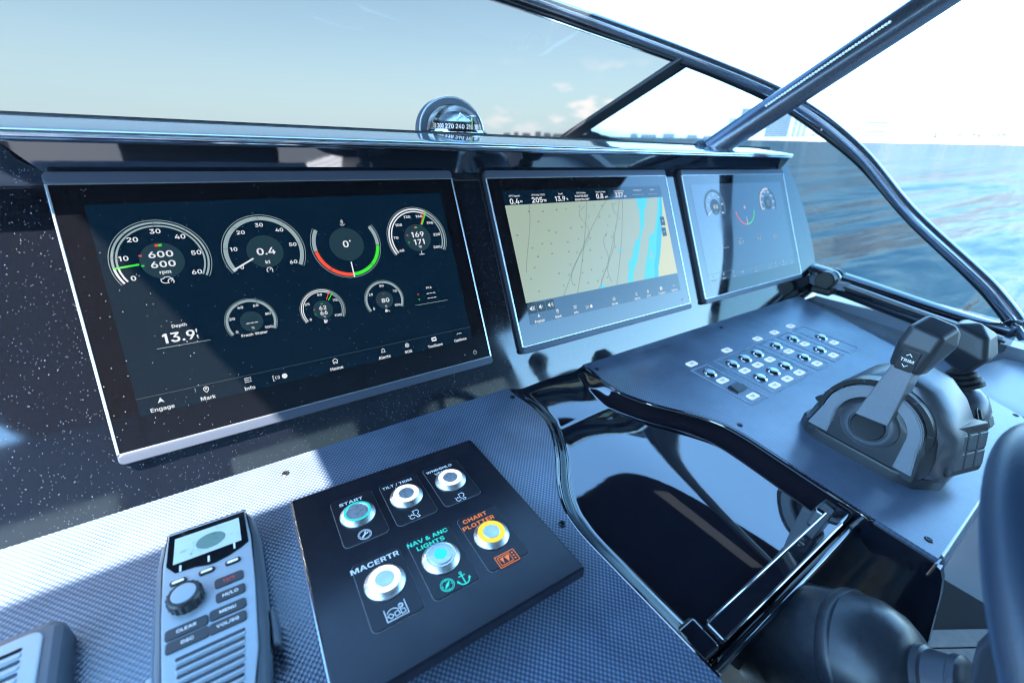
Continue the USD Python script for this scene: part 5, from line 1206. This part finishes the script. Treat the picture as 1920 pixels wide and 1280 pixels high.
Lp = np.linalg.norm(pl1 - pl0)
pr.part('glint_beads', [shift(trimesh.creation.icosphere(1, 0.0036), *(pl0 + pdir * (Lp * q) + upv * 0.0335)) for q in np.linspace(0.34, 0.83, 42)], 'glint_white', inboat=True, smooth=True)  # white beads stand in for glints of light on the carbon tube

rf = Thing('hardtop', 'dark hardtop roof over the helm with a pale ceiling panel', 'roof', hom(None, (0.6, -1.4, 1.0)))
front = [tuple(q) for q in smoothline([(-0.75, 0.12), (-0.2, 0.25), (0.5, 0.33), (1.19, 0.275), (1.66, 0.09), (1.92, -0.18), (2.05, -0.42)], 30)]
rp = sg.Polygon([(-0.75, -0.56)] + front + [(2.05, -2.6), (-1.2, -2.6), (-1.2, -0.56)]).buffer(-0.03).buffer(0.03)
rf.part('shell', extr(rp, 1.0, 1.07), 'roof_underside', inboat=True)
rf.part('ceiling_panel', extr(sg.Polygon([(1.385, 0.085), (1.515, 0.055), (1.60, -0.43), (1.49, -0.41)]), 0.985, 0.9995), 'cream_vinyl', inboat=True)
for k_, (xa, xb, lab) in enumerate(((-2.1, -0.575, 'unseen dark companion chair with cream cushion, added to the left of the helm chair'), (-0.571, 0.445, 'unseen dark helm chair with cream cushion behind the steering wheel'), (0.449, 1.45, 'unseen dark companion chair with cream cushion, added to the right of the helm chair'))):
    sdk = Thing('unseen_chair', lab, 'chair', hom(None, ((xa + xb) / 2, -1.75, -1.0)))  # out of view; tall dark backs added to darken the dash reflections
    sdk.part('cushion', rbox(xa, xb, -1.95, -1.40, -0.42, -0.27, 0.05), 'cream_vinyl', inboat=True)
    sdk.part('backrest', rbox(xa, xb, -2.05, -1.88, -0.35, 0.72, 0.015), 'leather', inboat=True)
    sdk.part('back_pad', rbox(xa + 0.3, xb - 0.12, -1.885, -1.85, 0.12, 0.36, 0.015), 'cream_vinyl', inboat=True)
    sdk.part('pedestal', rbox(xa + 0.2, xb - 0.2, -1.95, -1.55, -1.0, -0.42, 0.03), 'satin_black', inboat=True)

# ------------------------------------------------------------------ cockpit floor
fl = Thing('cockpit_floor', 'grey striped foam deck on the cockpit floor', 'floor', hom(None, (0.8, -1.2, -1.05)))
tag(fl.prim, kind='structure')
fl.part('slab', box(-1.3, 1.6, -3.2, -0.65, -1.10, -1.004), 'caulk', inboat=True)
for i in range(34):
    y = -0.95 + 0.050 * i
    fl.part('plank', moved(turn(box(-0.62, 0.62, y - 0.044, y, -1.0035, -0.999), (0, 0, 1), -32), hom(None, (1.10, -1.42, 0))), 'teak', inboat=True, smooth=False)
